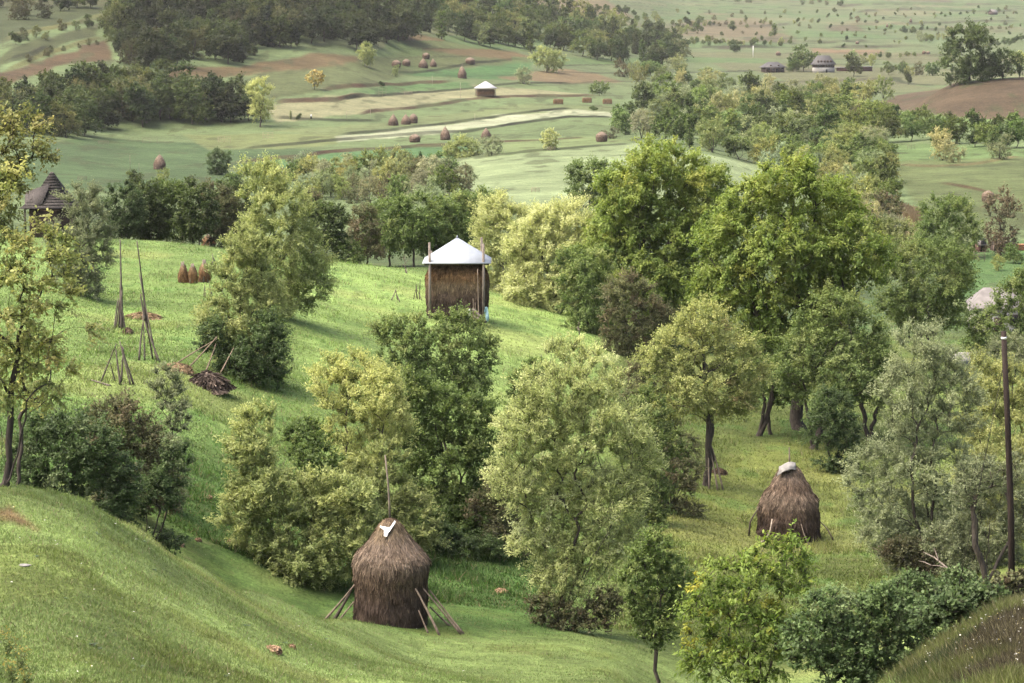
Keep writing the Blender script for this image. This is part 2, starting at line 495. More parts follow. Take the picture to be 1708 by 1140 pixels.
for col, dmin, dmax, pts in [
    # ---- near
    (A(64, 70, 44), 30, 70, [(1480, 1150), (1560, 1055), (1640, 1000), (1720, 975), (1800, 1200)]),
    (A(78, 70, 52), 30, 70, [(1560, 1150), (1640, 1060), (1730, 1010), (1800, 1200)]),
    (A(122, 96, 72), 40, 66, [(-5, 850), (14, 846), (50, 872), (66, 888), (20, 872), (-5, 868)]),
    (A(122, 132, 70), 95, 165, [(1090, 900), (1150, 800), (1210, 760), (1300, 735), (1400, 750), (1430, 800), (1390, 900), (1330, 940), (1180, 960)]),
    # ---- far left
    (FA(96, 124, 76), 400, 760, [(-100, 310), (60, 240), (300, 222), (350, 250), (480, 250), (560, 256), (480, 270), (380, 280), (380, 300), (200, 320)]),
    (FA(150, 162, 100), 400, 800, [(300, 222), (420, 214), (570, 218), (560, 240), (480, 250), (350, 250)]),
    (FA(104, 150, 88), 400, 800, [(385, 276), (560, 256), (690, 246), (790, 243), (760, 262), (600, 276), (450, 292)]),
    (FA(146, 160, 104), 500, 1000, [(450, 215), (570, 215), (690, 200), (840, 178), (1010, 170), (1030, 190), (850, 193), (700, 214), (570, 228), (460, 222)]),
    (FA(186, 184, 136), 600, 1100, [(445, 178), (560, 160), (700, 148), (790, 140), (900, 128), (1040, 132), (1060, 150), (1000, 160), (800, 165), (700, 178), (590, 194), (460, 205)]),
    (FA(214, 222, 178), 500, 1100, [(560, 230), (650, 222), (760, 206), (850, 193), (960, 182), (1028, 189), (1028, 197), (950, 194), (850, 207), (760, 222), (650, 233), (560, 238)]),
    (FA(178, 198, 140), 300, 900, [(570, 262), (760, 268), (1070, 238), (1300, 282), (1230, 330), (1000, 350), (800, 345), (770, 300)]),
    (FA(156, 176, 112), 500, 900, [(790, 240), (980, 228), (1060, 236), (960, 248), (830, 262)]),
    (FA(96, 142, 80), 700, 1300, [(655, 124), (700, 118), (800, 112), (880, 98), (890, 120), (850, 135), (780, 130), (700, 132)]),
    (FA(108, 148, 84), 600, 1200, [(540, 164), (640, 146), (700, 140), (780, 138), (790, 148), (700, 156), (600, 160)]),
    (FA(118, 128, 80), 700, 1400, [(420, 125), (560, 110), (700, 80), (860, 85), (885, 105), (700, 118), (640, 140), (450, 168)]),
    (FA(132, 108, 74), 700, 1400, [(240, 140), (300, 110), (400, 112), (520, 88), (620, 98), (560, 112), (420, 124), (330, 132)]),
    (FA(140, 118, 80), 800, 1500, [(660, 60), (700, 58), (800, 82), (900, 96), (880, 104), (760, 92), (690, 82)]),
    (FA(156, 134, 98), 700, 1300, [(830, 132), (940, 114), (1000, 124), (1040, 138), (930, 140)]),
    (FA(112, 84, 60), 700, 1500, [(-60, 140), (40, 110), (110, 88), (180, 64), (185, 100), (110, 108), (60, 125), (-60, 160)]),
    (FA(86, 96, 58), 700, 1500, [(-60, 90), (60, 55), (190, 20), (280, -20), (-60, -40)]),
    (FA(92, 98, 58), 700, 1500, [(-60, 120), (40, 75), (110, 55), (170, 40), (160, 62), (80, 85), (-60, 128)]),
    # ---- far right
    (FA(122, 98, 78), 600, 1150, [(1455, 176), (1500, 160), (1580, 140), (1720, 126), (1760, 200), (1640, 200), (1540, 192)]),
    (FA(140, 170, 96), 560, 1100, [(1480, 184), (1540, 190), (1640, 198), (1760, 200), (1760, 208), (1600, 212), (1500, 200)]),
    (FA(128, 158, 92), 400, 800, [(1480, 240), (1560, 240), (1720, 250), (1720, 262), (1630, 270), (1470, 276)]),
    (FA(126, 140, 86), 300, 640, [(1480, 272), (1720, 262), (1760, 350), (1640, 420), (1560, 380), (1520, 330)]),
    (FA(168, 140, 98), 300, 560, [(1490, 340), (1530, 345), (1545, 380), (1525, 420), (1500, 415), (1510, 380)]),
    (FA(112, 150, 84), 250, 420, [(1600, 410), (1720, 400), (1720, 480), (1650, 470), (1600, 520)]),
    (FA(150, 128, 96), 900, 1600, [(1180, 95), (1260, 92), (1330, 88), (1320, 104), (1190, 106)]),
    (FA(120, 146, 92), 900, 1500, [(1160, 108), (1280, 110), (1270, 118), (1170, 118)]),
    (FA(168, 138, 104), 1200, 3000, [(1350, 80), (1480, 84), (1470, 92), (1360, 90)]),
    (FA(150, 132, 98), 1200, 4000, [(860, -60), (1010, 0), (1060, 30), (960, 22), (880, 5)]),
    (FA(146, 132, 100), 1500, 4500, [(1100, 60), (1180, 20), (1260, 30), (1330, 60), (1230, 62)]),
    (FA(124, 112, 86), 1500, 4500, [(1180, 66), (1300, 62), (1340, 70), (1240, 74)]),
    (FA(124, 112, 86), 1500, 4500, [(1376, 44), (1440, 42), (1440, 54), (1390, 56)]),
    (FA(132, 118, 96), 1500, 4500, [(1380, -20), (1560, -20), (1590, 6), (1480, 4)]),
    (FA(126, 150, 98), 1200, 4500, [(1380, 56), (1500, 60), (1500, 66), (1400, 70)]),
    (FA(126, 150, 98), 1200, 4500, [(1500, 70), (1580, 62), (1600, 74), (1540, 82)]),
]:
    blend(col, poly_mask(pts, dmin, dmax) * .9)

# banks between the terraced strips: a low ridge with rough, brownish grass
GZ = TZ.copy()
inner = (US > -60) & (US < 1770)


def bank(pts, h, wid, col, dmin, dmax, strength=.9):
    """pts: photo pixels of the bank's foot, set on the ground"""
    g = np.array([ground_uv(u, v, dmin, dmax) for u, v in pts])
    us = np.array([p[0] for p in pts])
    uu = np.linspace(us.min(), us.max(), 160)
    yy = np.exp(np.interp(uu, us, np.log(g[:, 1])))
    yb = np.interp(GU, uu, yy)                      # forward distance of the bank in each column
    sel = sm(us.min(), us.min() + 25, GU) * (1 - sm(us.max() - 25, us.max(), GU))
    dist = (GY - yb) + 2.0 * wid * (fbm(GX * .08, GY * .01, 3) - .5)
    w = (1 - sm(.55, 1.15, np.abs(dist) / np.maximum(wid, GY * .004))) * sel
    br = .45 + .9 * fbm(GX * .05 + 3, GY * .05, 3)
    blend(col, np.clip(w * strength * br, 0, 1).astype(np.float32))
    GZ[:] = GZ + h * sm(-wid, wid, dist) * np.exp(-np.clip(dist, 0, None) / (9 * wid)) * sel


BR, DK = FA(98, 70, 50), FA(56, 60, 38)
for pts, h, wid, col, d0, d1 in [
    ([(385, 274), (480, 264), (570, 254), (700, 244), (790, 241)], .7, 5, BR, 450, 1000),
    ([(790, 240), (900, 235), (985, 230)], .5, 4, BR, 450, 1000),
    ([(400, 250), (450, 245), (560, 236), (700, 224), (770, 222), (850, 209), (950, 196), (1030, 197)], .6, 5, DK, 450, 1100),
    ([(560, 229), (650, 222), (760, 205), (850, 192), (960, 181)], .6, 5, DK, 500, 1100),
    ([(450, 196), (560, 203), (640, 206)], .6, 4, DK, 500, 1100),
    ([(590, 196), (700, 180), (800, 166), (900, 161), (1000, 160)], .7, 6, BR, 500, 1300),
    ([(450, 174), (560, 168), (620, 160)], .8, 6, BR, 500, 1300),
    ([(530, 154), (600, 146), (700, 140), (760, 138)], .8, 6, BR, 600, 1300),
    ([(560, 170), (700, 156), (780, 150), (860, 140), (960, 138)], .5, 5, DK, 600, 1300),
    ([(820, 262), (900, 252), (980, 246), (1060, 240)], .5, 4, DK, 400, 1000),
    ([(640, 122), (760, 112), (880, 100)], .5, 6, DK, 700, 1500),
    ([(0, 124), (60, 98), (120, 78), (180, 62)], 1.0, 7, FA(140, 140, 84), 700, 1500),
    ([(0, 72), (100, 48), (180, 26), (250, 6)], 1.0, 7, FA(140, 140, 84), 700, 1500),
    ([(0, 110), (50, 98), (90, 80)], 1.0, 8, FA(64, 62, 40), 700, 1500),
    ([(1490, 276), (1560, 279), (1640, 272), (1708, 262)], .5, 3, FA(140, 128, 86), 350, 800),
    ([(1560, 305), (1620, 315), (1660, 325)], .4, 3, BR, 350, 700),
    ([(1400, 40), (1480, 44), (1560, 40), (1640, 36), (1700, 38)], 2, 16, FA(96, 92, 68), 1500, 4400),
    ([(1460, 46), (1540, 50), (1620, 52), (1690, 54)], 2, 14, FA(96, 92, 68), 1500, 4400),
    ([(1380, 78), (1450, 80), (1520, 78), (1560, 80)], 2, 12, FA(96, 92, 68), 1200, 4400),
    ([(1480, 94), (1540, 94), (1600, 96)], 2, 10, FA(96, 92, 68), 1200, 4400),
    ([(1330, 70), (1400, 72), (1460, 70)], 2, 12, FA(96, 92, 68), 1200, 4400),
    ([(1150, 78), (1220, 82), (1300, 78)], 2, 12, FA(96, 92, 68), 1200, 4400),
    ([(1100, 40), (1180, 44), (1260, 46), (1330, 40)], 2, 16, FA(104, 100, 76), 1500, 4400),
    ([(1420, 22), (1540, 16), (1660, 20), (1708, 18)], 2, 18, FA(104, 100, 76), 1500, 4400),
    ([(1380, 12), (1480, 8), (1600, 10), (1708, 6)], 2, 18, FA(110, 96, 80), 1500, 4400),
]:
    bank(pts, h, wid, col, d0, d1)

# contour terraces on the far hillsides
tz = TZ / 4.2 + 1.6 * fbm(GX * .004, GY * .004 + 5, 3)
fr = tz - np.floor(tz)
tw = sm(1050, 1300, GY) * sm(.84, .9, fr) * sm(.38, .5, fbm(GX * .008 + 31, GY * .003, 3))
blend(FA(66, 70, 46), (tw * .75).astype(np.float32))
ft_ = np.floor(tz)
fld = vnoise(ft_ * 7.3 + np.floor(GX / 90 + 3 * np.sin(ft_)) * 3.7, ft_ * 2.1)
hw_ = sm(1050, 1300, GY)
blend(FA(142, 130, 98), (hw_ * sm(.76, .84, fld) * .45).astype(np.float32))
blend(FA(112, 146, 84), (hw_ * (1 - sm(.24, .30, fld)) * .6).astype(np.float32))
blend(FA(166, 160, 118), (hw_ * sm(.50, .54, fld) * (1 - sm(.58, .62, fld)) * .5).astype(np.float32))
# tussocks and thin places in the turf
t1 = fbm(GX * .45, GY * .45, 4)
t2 = fbm(GX * .12 + 50, GY * .12, 3)
nearw = 1 - sm(230, 320, GY)
GC *= (1 + nearw * (.5 * (t1 - .5) + .45 * (t2 - .5)))[..., None].astype(np.float32)
blend(A(84, 118, 58), (nearw * sm(.60, .70, t1) * sm(95, 110, GY) * .55).astype(np.float32))
blend(A(150, 150, 92), (nearw * sm(.60, .72, t2) * .35).astype(np.float32))
t4 = fbm(GX * 1.1 + .6 * GY, GY * .3, 3)
GC *= (1 + (1 - sm(90, 110, GY)) * .5 * (t4 - .5))[..., None].astype(np.float32)
blend(A(104, 116, 58), ((1 - sm(84, 100, GY)) * sm(.56, .68, fbm(GX * .3 + 70, GY * .3, 4)) * .6).astype(np.float32))
t3 = fbm(GX * .05, GY * .05, 4)
farw = sm(230, 320, GY) * (1 - sm(1050, 1300, GY))
GC *= (1 + farw * .55 * (t3 - .5))[..., None].astype(np.float32)
blend(FA(96, 104, 66), (farw * sm(.60, .72, fbm(GX * .16 + 9, GY * .05, 4)) * .6).astype(np.float32))

amp = np.clip(GY / 900, .05, 1.0)
GZ += amp * 1.1 * (fbm(GX * .035, GY * .035, 4) - .5) * sm(230, 500, GY)
GZ += .22 * (fbm(GX * .35, GY * .35, 4) - .5) * (1 - sm(150, 330, GY))
GZ += .5 * (fbm(GX * .09 + 4, GY * .09, 3) - .5) * (1 - sm(150, 330, GY))
ZTAB = GZ                                            # things now stand on the detailed ground
gi = np.arange(ND * len(US)).reshape(ND, len(US))
gf = np.stack([gi[:-1, :-1], gi[:-1, 1:], gi[1:, 1:], gi[1:, :-1]], -1).reshape(-1, 4)
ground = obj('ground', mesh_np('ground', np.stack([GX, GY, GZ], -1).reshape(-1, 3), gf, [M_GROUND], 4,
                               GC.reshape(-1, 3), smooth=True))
setp(ground, 'grassy valley ground of meadows, terraced strips and hillside', kind='structure')
GCOL = GC


def ground_col(x, y):
    u = 854 + FPX * CP * x / y
    i = np.clip(np.round(np.interp(u, US, np.arange(len(US)))).astype(int), 0, len(US) - 1)
    j = np.clip(np.round(np.interp(np.log(y), LD, np.arange(ND))).astype(int), 0, ND - 1)
    return GCOL[j, i]
# ------------------------------------------------------------------ trees
def nrm(a):
    return a / (np.linalg.norm(a, axis=-1, keepdims=True) + 1e-9)


# palettes: (colour, weight) albedos; leaf length, width (m), droop, density of leaf cover, twig uprightness
SPEC = {
    'walnut': dict(k=1.08, pal=[((.10, .135, .030), 5), ((.15, .175, .045), 4), ((.22, .215, .055), 1.3), ((.065, .095, .024), 3)], L=.30, W=.13, droop=.45, lai=2.0, up=.1, bark=.8, yt=.35),
    'walnut_young': dict(pal=[((.11, .15, .034), 5), ((.145, .18, .042), 4), ((.25, .22, .04), .6), ((.07, .11, .022), 3)], L=.17, W=.065, droop=.55, lai=.85, up=.2, bark=.8, yt=.2),
    'willow': dict(k=1.62, pal=[((.155, .165, .070), 5), ((.20, .205, .095), 3), ((.11, .125, .046), 4), ((.24, .245, .14), 1)], L=.15, W=.045, droop=.0, lai=1.05, up=.6, bark=1.0, yt=.2),
    'willow_pale': dict(k=1.45, pal=[((.19, .195, .085), 5), ((.25, .25, .125), 4), ((.14, .15, .06), 3)], L=.26, W=.085, droop=.0, lai=1.5, up=.5, bark=1.0, yt=.2),
    'willow_yellow': dict(k=1.45, pal=[((.18, .185, .070), 5), ((.225, .225, .09), 4), ((.14, .15, .055), 3)], L=.14, W=.05, droop=.1, lai=1.0, up=.55, bark=1.0, yt=.2),
    'willow_olive': dict(k=1.7, pal=[((.115, .125, .050), 5), ((.16, .165, .065), 3), ((.08, .095, .036), 4)], L=.17, W=.06, droop=.05, lai=1.25, up=.45, bark=.9, yt=.25),
    'willow_grey': dict(k=1.5, pal=[((.115, .125, .070), 5), ((.15, .16, .085), 3), ((.08, .09, .048), 4)], L=.15, W=.045, droop=.1, lai=.85, up=.35, bark=.7, yt=.1),
    'pear': dict(k=1.3, pal=[((.155, .165, .062), 5), ((.205, .205, .08), 3), ((.10, .115, .04), 4), ((.13, .095, .05), .6)], L=.13, W=.085, droop=.05, lai=1.0, up=.25, bark=.8, yt=.4),
    'apple': dict(k=1.1, pal=[((.060, .085, .026), 5), ((.09, .12, .036), 4), ((.13, .15, .05), 1.6), ((.042, .062, .02), 3)], L=.14, W=.09, droop=.1, lai=1.25, up=.2, bark=.7, yt=.35),
    'apple_light': dict(k=1.1, pal=[((.085, .115, .038), 5), ((.125, .155, .05), 4), ((.17, .185, .07), 1.6), ((.055, .078, .026), 3)], L=.13, W=.085, droop=.1, lai=1.1, up=.25, bark=.7, yt=.35),
    'dark': dict(pal=[((.045, .062, .022), 5), ((.068, .09, .03), 4), ((.10, .12, .045), 1.2), ((.034, .046, .018), 3)], L=.16, W=.1, droop=.1, lai=1.4, up=.25, bark=.7, yt=.3),
    'shrub_dark': dict(pal=[((.045, .066, .026), 5), ((.068, .095, .036), 4), ((.12, .14, .07), .9), ((.032, .046, .02), 3)], L=.11, W=.08, droop=.1, lai=1.25, up=.35, bark=.7, yt=.15),
    'shrub_brown': dict(pal=[((.085, .085, .042), 5), ((.115, .12, .055), 3), ((.12, .088, .055), 2), ((.058, .062, .03), 4)], L=.12, W=.075, droop=.1, lai=.9, up=.3, bark=.8, yt=.2),
    'autumn': dict(k=1.2, pal=[((.17, .18, .062), 5), ((.235, .225, .085), 4), ((.10, .12, .04), 4), ((.28, .26, .12), 1.5), ((.22, .16, .06), .6)], L=.12, W=.075, droop=.25, lai=.8, up=.15, bark=.7, yt=.3),
    'rusty': dict(pal=[((.105, .078, .05), 5), ((.13, .095, .06), 3), ((.08, .08, .045), 3)], L=.22, W=.1, droop=.1, lai=.7, up=.5, bark=.9, yt=.2),
    'golden': dict(pal=[((.24, .18, .07), 5), ((.20, .17, .06), 3), ((.28, .24, .10), 3)], L=.4, W=.24, droop=.1, lai=1.0, up=.3, bark=.7, yt=.2),
}


LAI_K, TINT_K, CLUMP_K = 1.9, np.array([1.36, 1.42, 1.36]), 1.3


def skeleton(rng, base, tops, clumps, r0, bend=.25):
    """stems from base to tops, limbs to every clump; returns list of (points, radii)"""
    nodes, par, pl, ends = [np.asarray(base, float)], [-1], [0.0], []
    paths = []

    def path(i, target, ctrl, k):
        idx = [i]
        p0 = nodes[i]
        prev = i
        for t in np.linspace(0, 1, k + 1)[1:]:
            q = (1 - t) ** 2 * p0 + 2 * t * (1 - t) * ctrl + t * t * target
            q = q + rng.normal(0, .018, 3) * np.linalg.norm(target - p0) * (t < 1)
            nodes.append(q); par.append(prev)
            pl.append(pl[prev] + np.linalg.norm(q - nodes[prev]))
            prev = len(nodes) - 1
            idx.append(prev)
        paths.append(idx)
        return prev
    for tp in tops:
        tp = np.asarray(tp, float)
        c = (nodes[0] + tp) / 2 + rng.normal(0, .07, 3) * np.linalg.norm(tp - nodes[0])
        c[2] = max(c[2], nodes[0][2] + .2)
        ends.append(path(0, tp, c, 7))
    c0 = np.mean([np.asarray(t, float) for t in tops], axis=0)
    order = np.argsort(np.linalg.norm(clumps - c0, axis=1))
    for ci in order:
        t = clumps[ci]
        P = np.array(nodes)
        d = np.linalg.norm(P - t, axis=1)
        cost = d + .35 * np.array(pl) + 3.0 * np.clip(P[:, 2] - t[2] + .15 * d, 0, None)
        low = P[:, 2] < nodes[0][2] + .12 * (c0[2] - nodes[0][2])
        cost = cost + low * 2.0 * d
        i = int(np.argmin(cost))
        p0 = nodes[i]
        dv = t - p0
        ctrl = p0 + dv * .5 + np.array([0, 0, bend * np.linalg.norm(dv[:2])]) * rng.uniform(.1, .9)
        if par[i] >= 0:
            tg = nrm(p0 - nodes[par[i]])
            ctrl = ctrl * .6 + (p0 + tg * np.linalg.norm(dv) * .5) * .4
        path(i, t, ctrl, 4)
    cnt = np.zeros(len(nodes))
    for pth in paths:
        cnt[pth[-1]] += 1
    for i in range(len(nodes) - 1, 0, -1):
        cnt[par[i]] += cnt[i]
    mx = max(cnt[1:].max(), 1)
    rad = r0 * (np.maximum(cnt, .3) / mx) ** .62
    return nodes, par, paths, rad


def make_tree(rng, base, tops, lobes, sp, r0, nclump=60, leafscale=1.0, twigs=True, maxleaf=60000, sides=6, fill=.55):
    """all in local metres. lobes: (cx,cy,cz, rx,ry,rz). -> (trunk MB, leaf verts, leaf tint)"""
    S = SPEC[sp]
    nclump = int(nclump * CLUMP_K)
    maxleaf = int(maxleaf * LAI_K * 1.25)
    lobes = np.asarray(lobes, float)
    vol = lobes[:, 3] * lobes[:, 4] * lobes[:, 5]
    area = (math.pi * lobes[:, 3] * lobes[:, 5]).sum()
    # clumps: even spread, more of them near the lobes' surface
    k = nclump * 6
    li = rng.choice(len(lobes), k, p=vol ** .8 / (vol ** .8).sum())
    dr = nrm(rng.normal(size=(k, 3)))
    rr = rng.uniform(0.05, 1, k) ** (1 / (2.2 + 1.2 * (1 - fill))) * .9
    cand = lobes[li, :3] + dr * rr[:, None] * lobes[li, 3:]
    cand = cand[cand[:, 2] > base[2] + .25]
    keep = [0]
    dmin = np.full(len(cand), 1e9)
    while len(keep) < min(nclump, len(cand)):
        dmin = np.minimum(dmin, np.linalg.norm(cand - cand[keep[-1]], axis=1))
        dd = dmin * rng.uniform(.55, 1, len(cand))
        keep.append(int(np.argmax(dd)))
    cl = cand[keep]
    nc = len(cl)
    cr = .95 * (vol.sum() * 4.19 * .55 / nc) ** (1 / 3) * rng.uniform(.7, 1.25, nc)
    nodes, par, paths, rad = skeleton(rng, base, tops, cl, r0)
    mb = MB()
    P = np.array(nodes)
    for pth in paths:
        r = rad[pth].copy()
        r[0] = min(r[0], r[1] * 1.25)
        r[-1] = min(r[-1], r[-2] * .6)
        mb.tube(P[pth], np.maximum(r, .006), sides if r.max() > r0 * .35 else max(4, sides - 2), cap=False)
    # root flare
    mb.tube([P[0] - [0, 0, .35], P[0] + [0, 0, .05], P[paths[0][1]] * .4 + P[0] * .6], [r0 * 1.7, r0 * 1.35, r0 * 1.02], sides + 2, cap=False)
    cen = np.average(lobes[:, :3], axis=0, weights=vol)
    # twigs
    tw = 13
    ti = np.repeat(np.arange(nc), tw)
    od = nrm(cl - cen)
    td = nrm(nrm(rng.normal(size=(len(ti), 3))) + .75 * od[ti] + np.array([0, 0, S['up']]))
    tl = cr[ti] * rng.uniform(.55, 1.3, len(ti))
    st = cl[ti] + rng.normal(0, .1, (len(ti), 3)) * cr[ti][:, None]
    if twigs:
        perp = nrm(np.cross(td, rng.normal(size=td.shape)))
        perp2 = np.cross(td, perp)
        w = np.maximum(.012, r0 * .045)
        v, f = [], []
        for a in (0, 2.09, 4.19):
            v.append(st + (perp * math.cos(a) + perp2 * math.sin(a)) * w)
        tip = st + td * tl[:, None] * .95 + np.array([0, 0, -.12 * S['droop']]) * tl[:, None]
        v += [tip + perp * .004, tip - perp * .004]
        V = np.stack(v, 1).reshape(-1, 3)
        o = np.arange(len(ti))[:, None] * 5
        F = np.concatenate([o + [0, 1, 4, 3], o + [1, 2, 3, 4], o + [2, 0, 3, 4]])
        mb.add(V, F)
    # leaves
    L, W = S['L'] * leafscale * .88, S['W'] * leafscale * .88
    n = int(min(maxleaf, LAI_K * S['lai'] * area * 2.1 / (L * W * .5)))
    wt = tl ** 1.5
    wi = rng.choice(len(ti), n, p=wt / wt.sum())
    t = rng.uniform(.08, 1.08, n)
    pos = st[wi] + td[wi] * (tl[wi] * t)[:, None] + rng.normal(0, .11, (n, 3)) * (tl[wi] * (.4 + .6 * t))[:, None]
    pos[:, 2] -= S['droop'] * .25 * tl[wi] * t * t
    ax = nrm(td[wi] * .8 + rng.normal(0, .75, (n, 3)) + np.array([0, 0, -S['droop'] * 1.3 + .15 * S['up']]))
    up = nrm(rng.normal(0, .55, (n, 3)) + np.array([0, 0, .75]) + .9 * nrm(pos - cl[ti[wi]]))
    sd_ = nrm(np.cross(up, ax))
    ls = rng.uniform(.5, 1.0, n) ** 1.3 * 1.45
    a = ax * (L * .5 * ls)[:, None]
    b = sd_ * (W * .5 * ls)[:, None]
    fold = np.cross(ax, sd_) * (W * .18 * ls)[:, None]
    V = np.stack([pos - a, pos + b + fold - a * .1, pos + a, pos - b + fold - a * .1], 1).reshape(-1, 3)
    pal = np.array([p[0] for p in S['pal']])
    pw = np.array([p[1] for p in S['pal']], float)
    # colour: mostly per clump, partly per leaf
    hgt = (cl[:, 2] - cl[:, 2].min()) / max(np.ptp(cl[:, 2]), .1)
    cc = pal[rng.choice(len(pal), nc, p=pw / pw.sum())]
    lc = pal[rng.choice(len(pal), n, p=pw / pw.sum())]
    twc = pal[rng.choice(len(pal), len(ti), p=pw / pw.sum())]
    tint = (.5 * cc[ti[wi]] + .18 * lc + .32 * twc[wi]) * rng.uniform(.86, 1.14, n)[:, None]
    yl = S['yt'] * np.clip(hgt - .45, 0, 1)[ti[wi]] * rng.uniform(.3, 1.2, n)   # upper leaves turn first
    tint = S.get('k', 1.0) * TINT_K * tint * (1 + yl[:, None] * np.array([.75, .62, .2]))
    return mb, V, tint


LEAF_TOTAL = 0


def leaf_mesh(name, V, tint):
    global LEAF_TOTAL
    LEAF_TOTAL += len(V) // 4
    return mesh_np(name, V, np.arange(len(V)).reshape(-1, 4), [M_LEAF], 4, tint)


def tree(name, label, cat, d, base_u, lobes, sp, stems=1, fork=.35, r0=None, nclump=60, seed=1, group=None, leaf=1.0, depth=.9,
         forks=None, maxleaf=60000, lean=0.0, vb=None, skirt=True, shade=1.0, fill=.55):
    """a tree at distance d whose foot stands on the ground in column base_u; lobes are (u, v, half width, half height) of its leaf masses
    as seen in the photo, turned into metres at the tree's own distance"""
    rng = np.random.RandomState(seed * 7 + 3)
    if vb is not None:                      # foot seen at (base_u, vb): d is then only the least distance
        g = ground_uv(base_u, vb, d)
        d = g[1]
    else:
        g = ground_ud(base_u, d)
    k = ppm(d)
    lb = []
    for i, l in enumerate(lobes):
        u, v, ru, rv = l[:4]
        off = l[4] if len(l) > 4 else rng.uniform(-.5, .5) * ru * k * 1.1
        c = at(u, v, d + off) - g
        ru, rv = ru * 1.1, rv * 1.08
        lb.append((c[0], c[1], c[2], ru * k, min(ru, rv * 1.3) * k * depth, rv * k))
    if stems > 3 and skirt and forks is None:                # shrubs and bush willows are leafy down to the grass
        w = np.ptp([l[0] for l in lb]) * .5 + np.mean([l[3] for l in lb])
        hh = max(l[2] + l[5] for l in lb)
        for q in (-.32, .05, .4):
            lb.append((q * w, rng.uniform(-.3, .3) * w, .1 * hh, .42 * w, .4 * w, .14 * hh))
    lb = np.array(lb)
    top = lb[:, 2].max()
    cen = lb[:, :3].mean(0)
    H = (lb[:, 2] + lb[:, 5]).max()
    if r0 is None:
        r0 = max(.05, .016 * H) * (1.0 if stems == 1 else .55)
    tops = []
    if forks:
        for (u, v) in forks:
            tops.append(at(u, v, d + rng.uniform(-.5, .5)) - g)
    elif stems == 1:
        tops.append(np.array([cen[0] * .55 + lean, cen[1] * .5, max(fork * H, .5)]))
    else:
        for s in range(stems):
            l = lb[s % len(lb)]
            q = np.array([l[0], l[1], l[2]]) * rng.uniform(.35, .6)
            q[2] = max(q[2], .25 * H) * rng.uniform(.8, 1.1)
            q[:2] += rng.normal(0, .07 * H, 2)
            tops.append(q)
    mb, V, tint = make_tree(rng, np.zeros(3), tops, lb, sp, r0, nclump, leaf, True, maxleaf, fill=fill)
    root = empty(name, g, label, cat, group)
    b = SPEC[sp]['bark']
    mb.build('trunk', M_BARK, root, smooth=True)
    obj('crown', leaf_mesh('crown', V, tint * shade), root)
    return root
# ------------------------------------------------------------------ near and middle trees, one by one
T = tree
T('autumn_tree', 'tall open tree with yellowing leaves on the edge of the near slope', 'tree', 60, 8,
  [(5, 320, 30, 36), (55, 420, 46, 44), (20, 490, 50, 52), (95, 480, 36, 40), (135, 545, 28, 20), (50, 590, 54, 40), (15, 655, 36, 32), (85, 655, 24, 20), (-60, 480, 60, 120), (100, 430, 26, 24), (110, 610, 20, 18)],
  'autumn', forks=[(44, 670), (-6, 690), (30, 560)], r0=.1, nclump=70, seed=11, fill=.2, maxleaf=22000)
T('young_tree', 'thin bare stemmed young tree behind the leaning trunk on the slope edge', 'tree', 62.5, 27,
  [(40, 600, 22, 40), (60, 660, 22, 25)], 'autumn', forks=[(32, 700)], r0=.06, nclump=14, seed=12)
T('broadleaf_tree', 'dark green and yellow branches reaching in at the upper left edge', 'tree', 74, -45,
  [(15, 215, 52, 32), (45, 258, 36, 30), (0, 290, 50, 35), (-60, 260, 70, 70), (-30, 370, 50, 60)], 'autumn', forks=[(-40, 420)], r0=.2, nclump=60, seed=13, shade=.62)
T('bushy_willow', 'grey green bushy willow beside the shingled hut', 'tree', 165, 130,
  [(142, 352, 32, 44), (116, 412, 34, 44), (158, 400, 28, 56), (135, 440, 38, 22)], 'willow_grey', stems=4, nclump=60, seed=14, shade=.72, leaf=1.3)
T('tall_willow', 'tall olive willow standing behind the dense bush on the hay meadow', 'tree', 166, 450,
  [(442, 318, 40, 38), (470, 365, 52, 55), (435, 400, 40, 45), (490, 430, 48, 55), (462, 480, 45, 32), (518, 470, 26, 38), (500, 500, 30, 15)],
  'willow_olive', stems=3, nclump=85, seed=15, leaf=1.25)
T('dense_bush', 'dense olive bush tree with dark green skirt beside the brush pile', 'tree', 135, 412,
  [(414, 418, 34, 34), (398, 470, 46, 48), (388, 540, 54, 46), (440, 520, 34, 50)], 'willow_olive', stems=4, nclump=90, seed=16, shade=.9, leaf=1.1)
T('green_shrub', 'dark green leafy shrub under the dense olive bush', 'shrub', 133, 415,
  [(430, 590, 40, 34), (368, 572, 30, 30), (450, 562, 22, 32), (405, 605, 45, 22)], 'shrub_dark', stems=5, nclump=40, seed=17, leaf=1.3)
T('spindly_shrub', 'thin upright shrub with sparse grey leaves in front of the brush pile', 'shrub', 97, 280,
  [(280, 645, 24, 40), (290, 700, 24, 40), (274, 755, 28, 32)], 'willow_grey', stems=5, nclump=36, seed=18, shade=.85)
T('hedge_shrub', 'brownish shrub with thinning leaves between two dark shrubs at the bank', 'shrub', 93, 215,
  [(200, 712, 50, 42), (238, 752, 48, 48), (175, 715, 28, 32), (258, 802, 38, 36), (215, 800, 40, 30)], 'shrub_brown', stems=6, nclump=80, seed=19, shade=.9)
T('hedge_shrub', 'large dark green rounded shrub behind the near slope crest', 'shrub', 85, 125,
  [(80, 728, 44, 42), (130, 748, 55, 56), (178, 795, 46, 46), (110, 810, 50, 40), (58, 775, 40, 48), (200, 835, 30, 22)], 'shrub_dark', stems=7, nclump=110, seed=20, maxleaf=80000)
T('low_shrub', 'low dark shrub trailing down the bank beside the hollow path', 'shrub', 87, 255,
  [(235, 838, 30, 22), (275, 815, 30, 34), (290, 770, 26, 30)], 'shrub_dark', stems=4, nclump=36, seed=21)
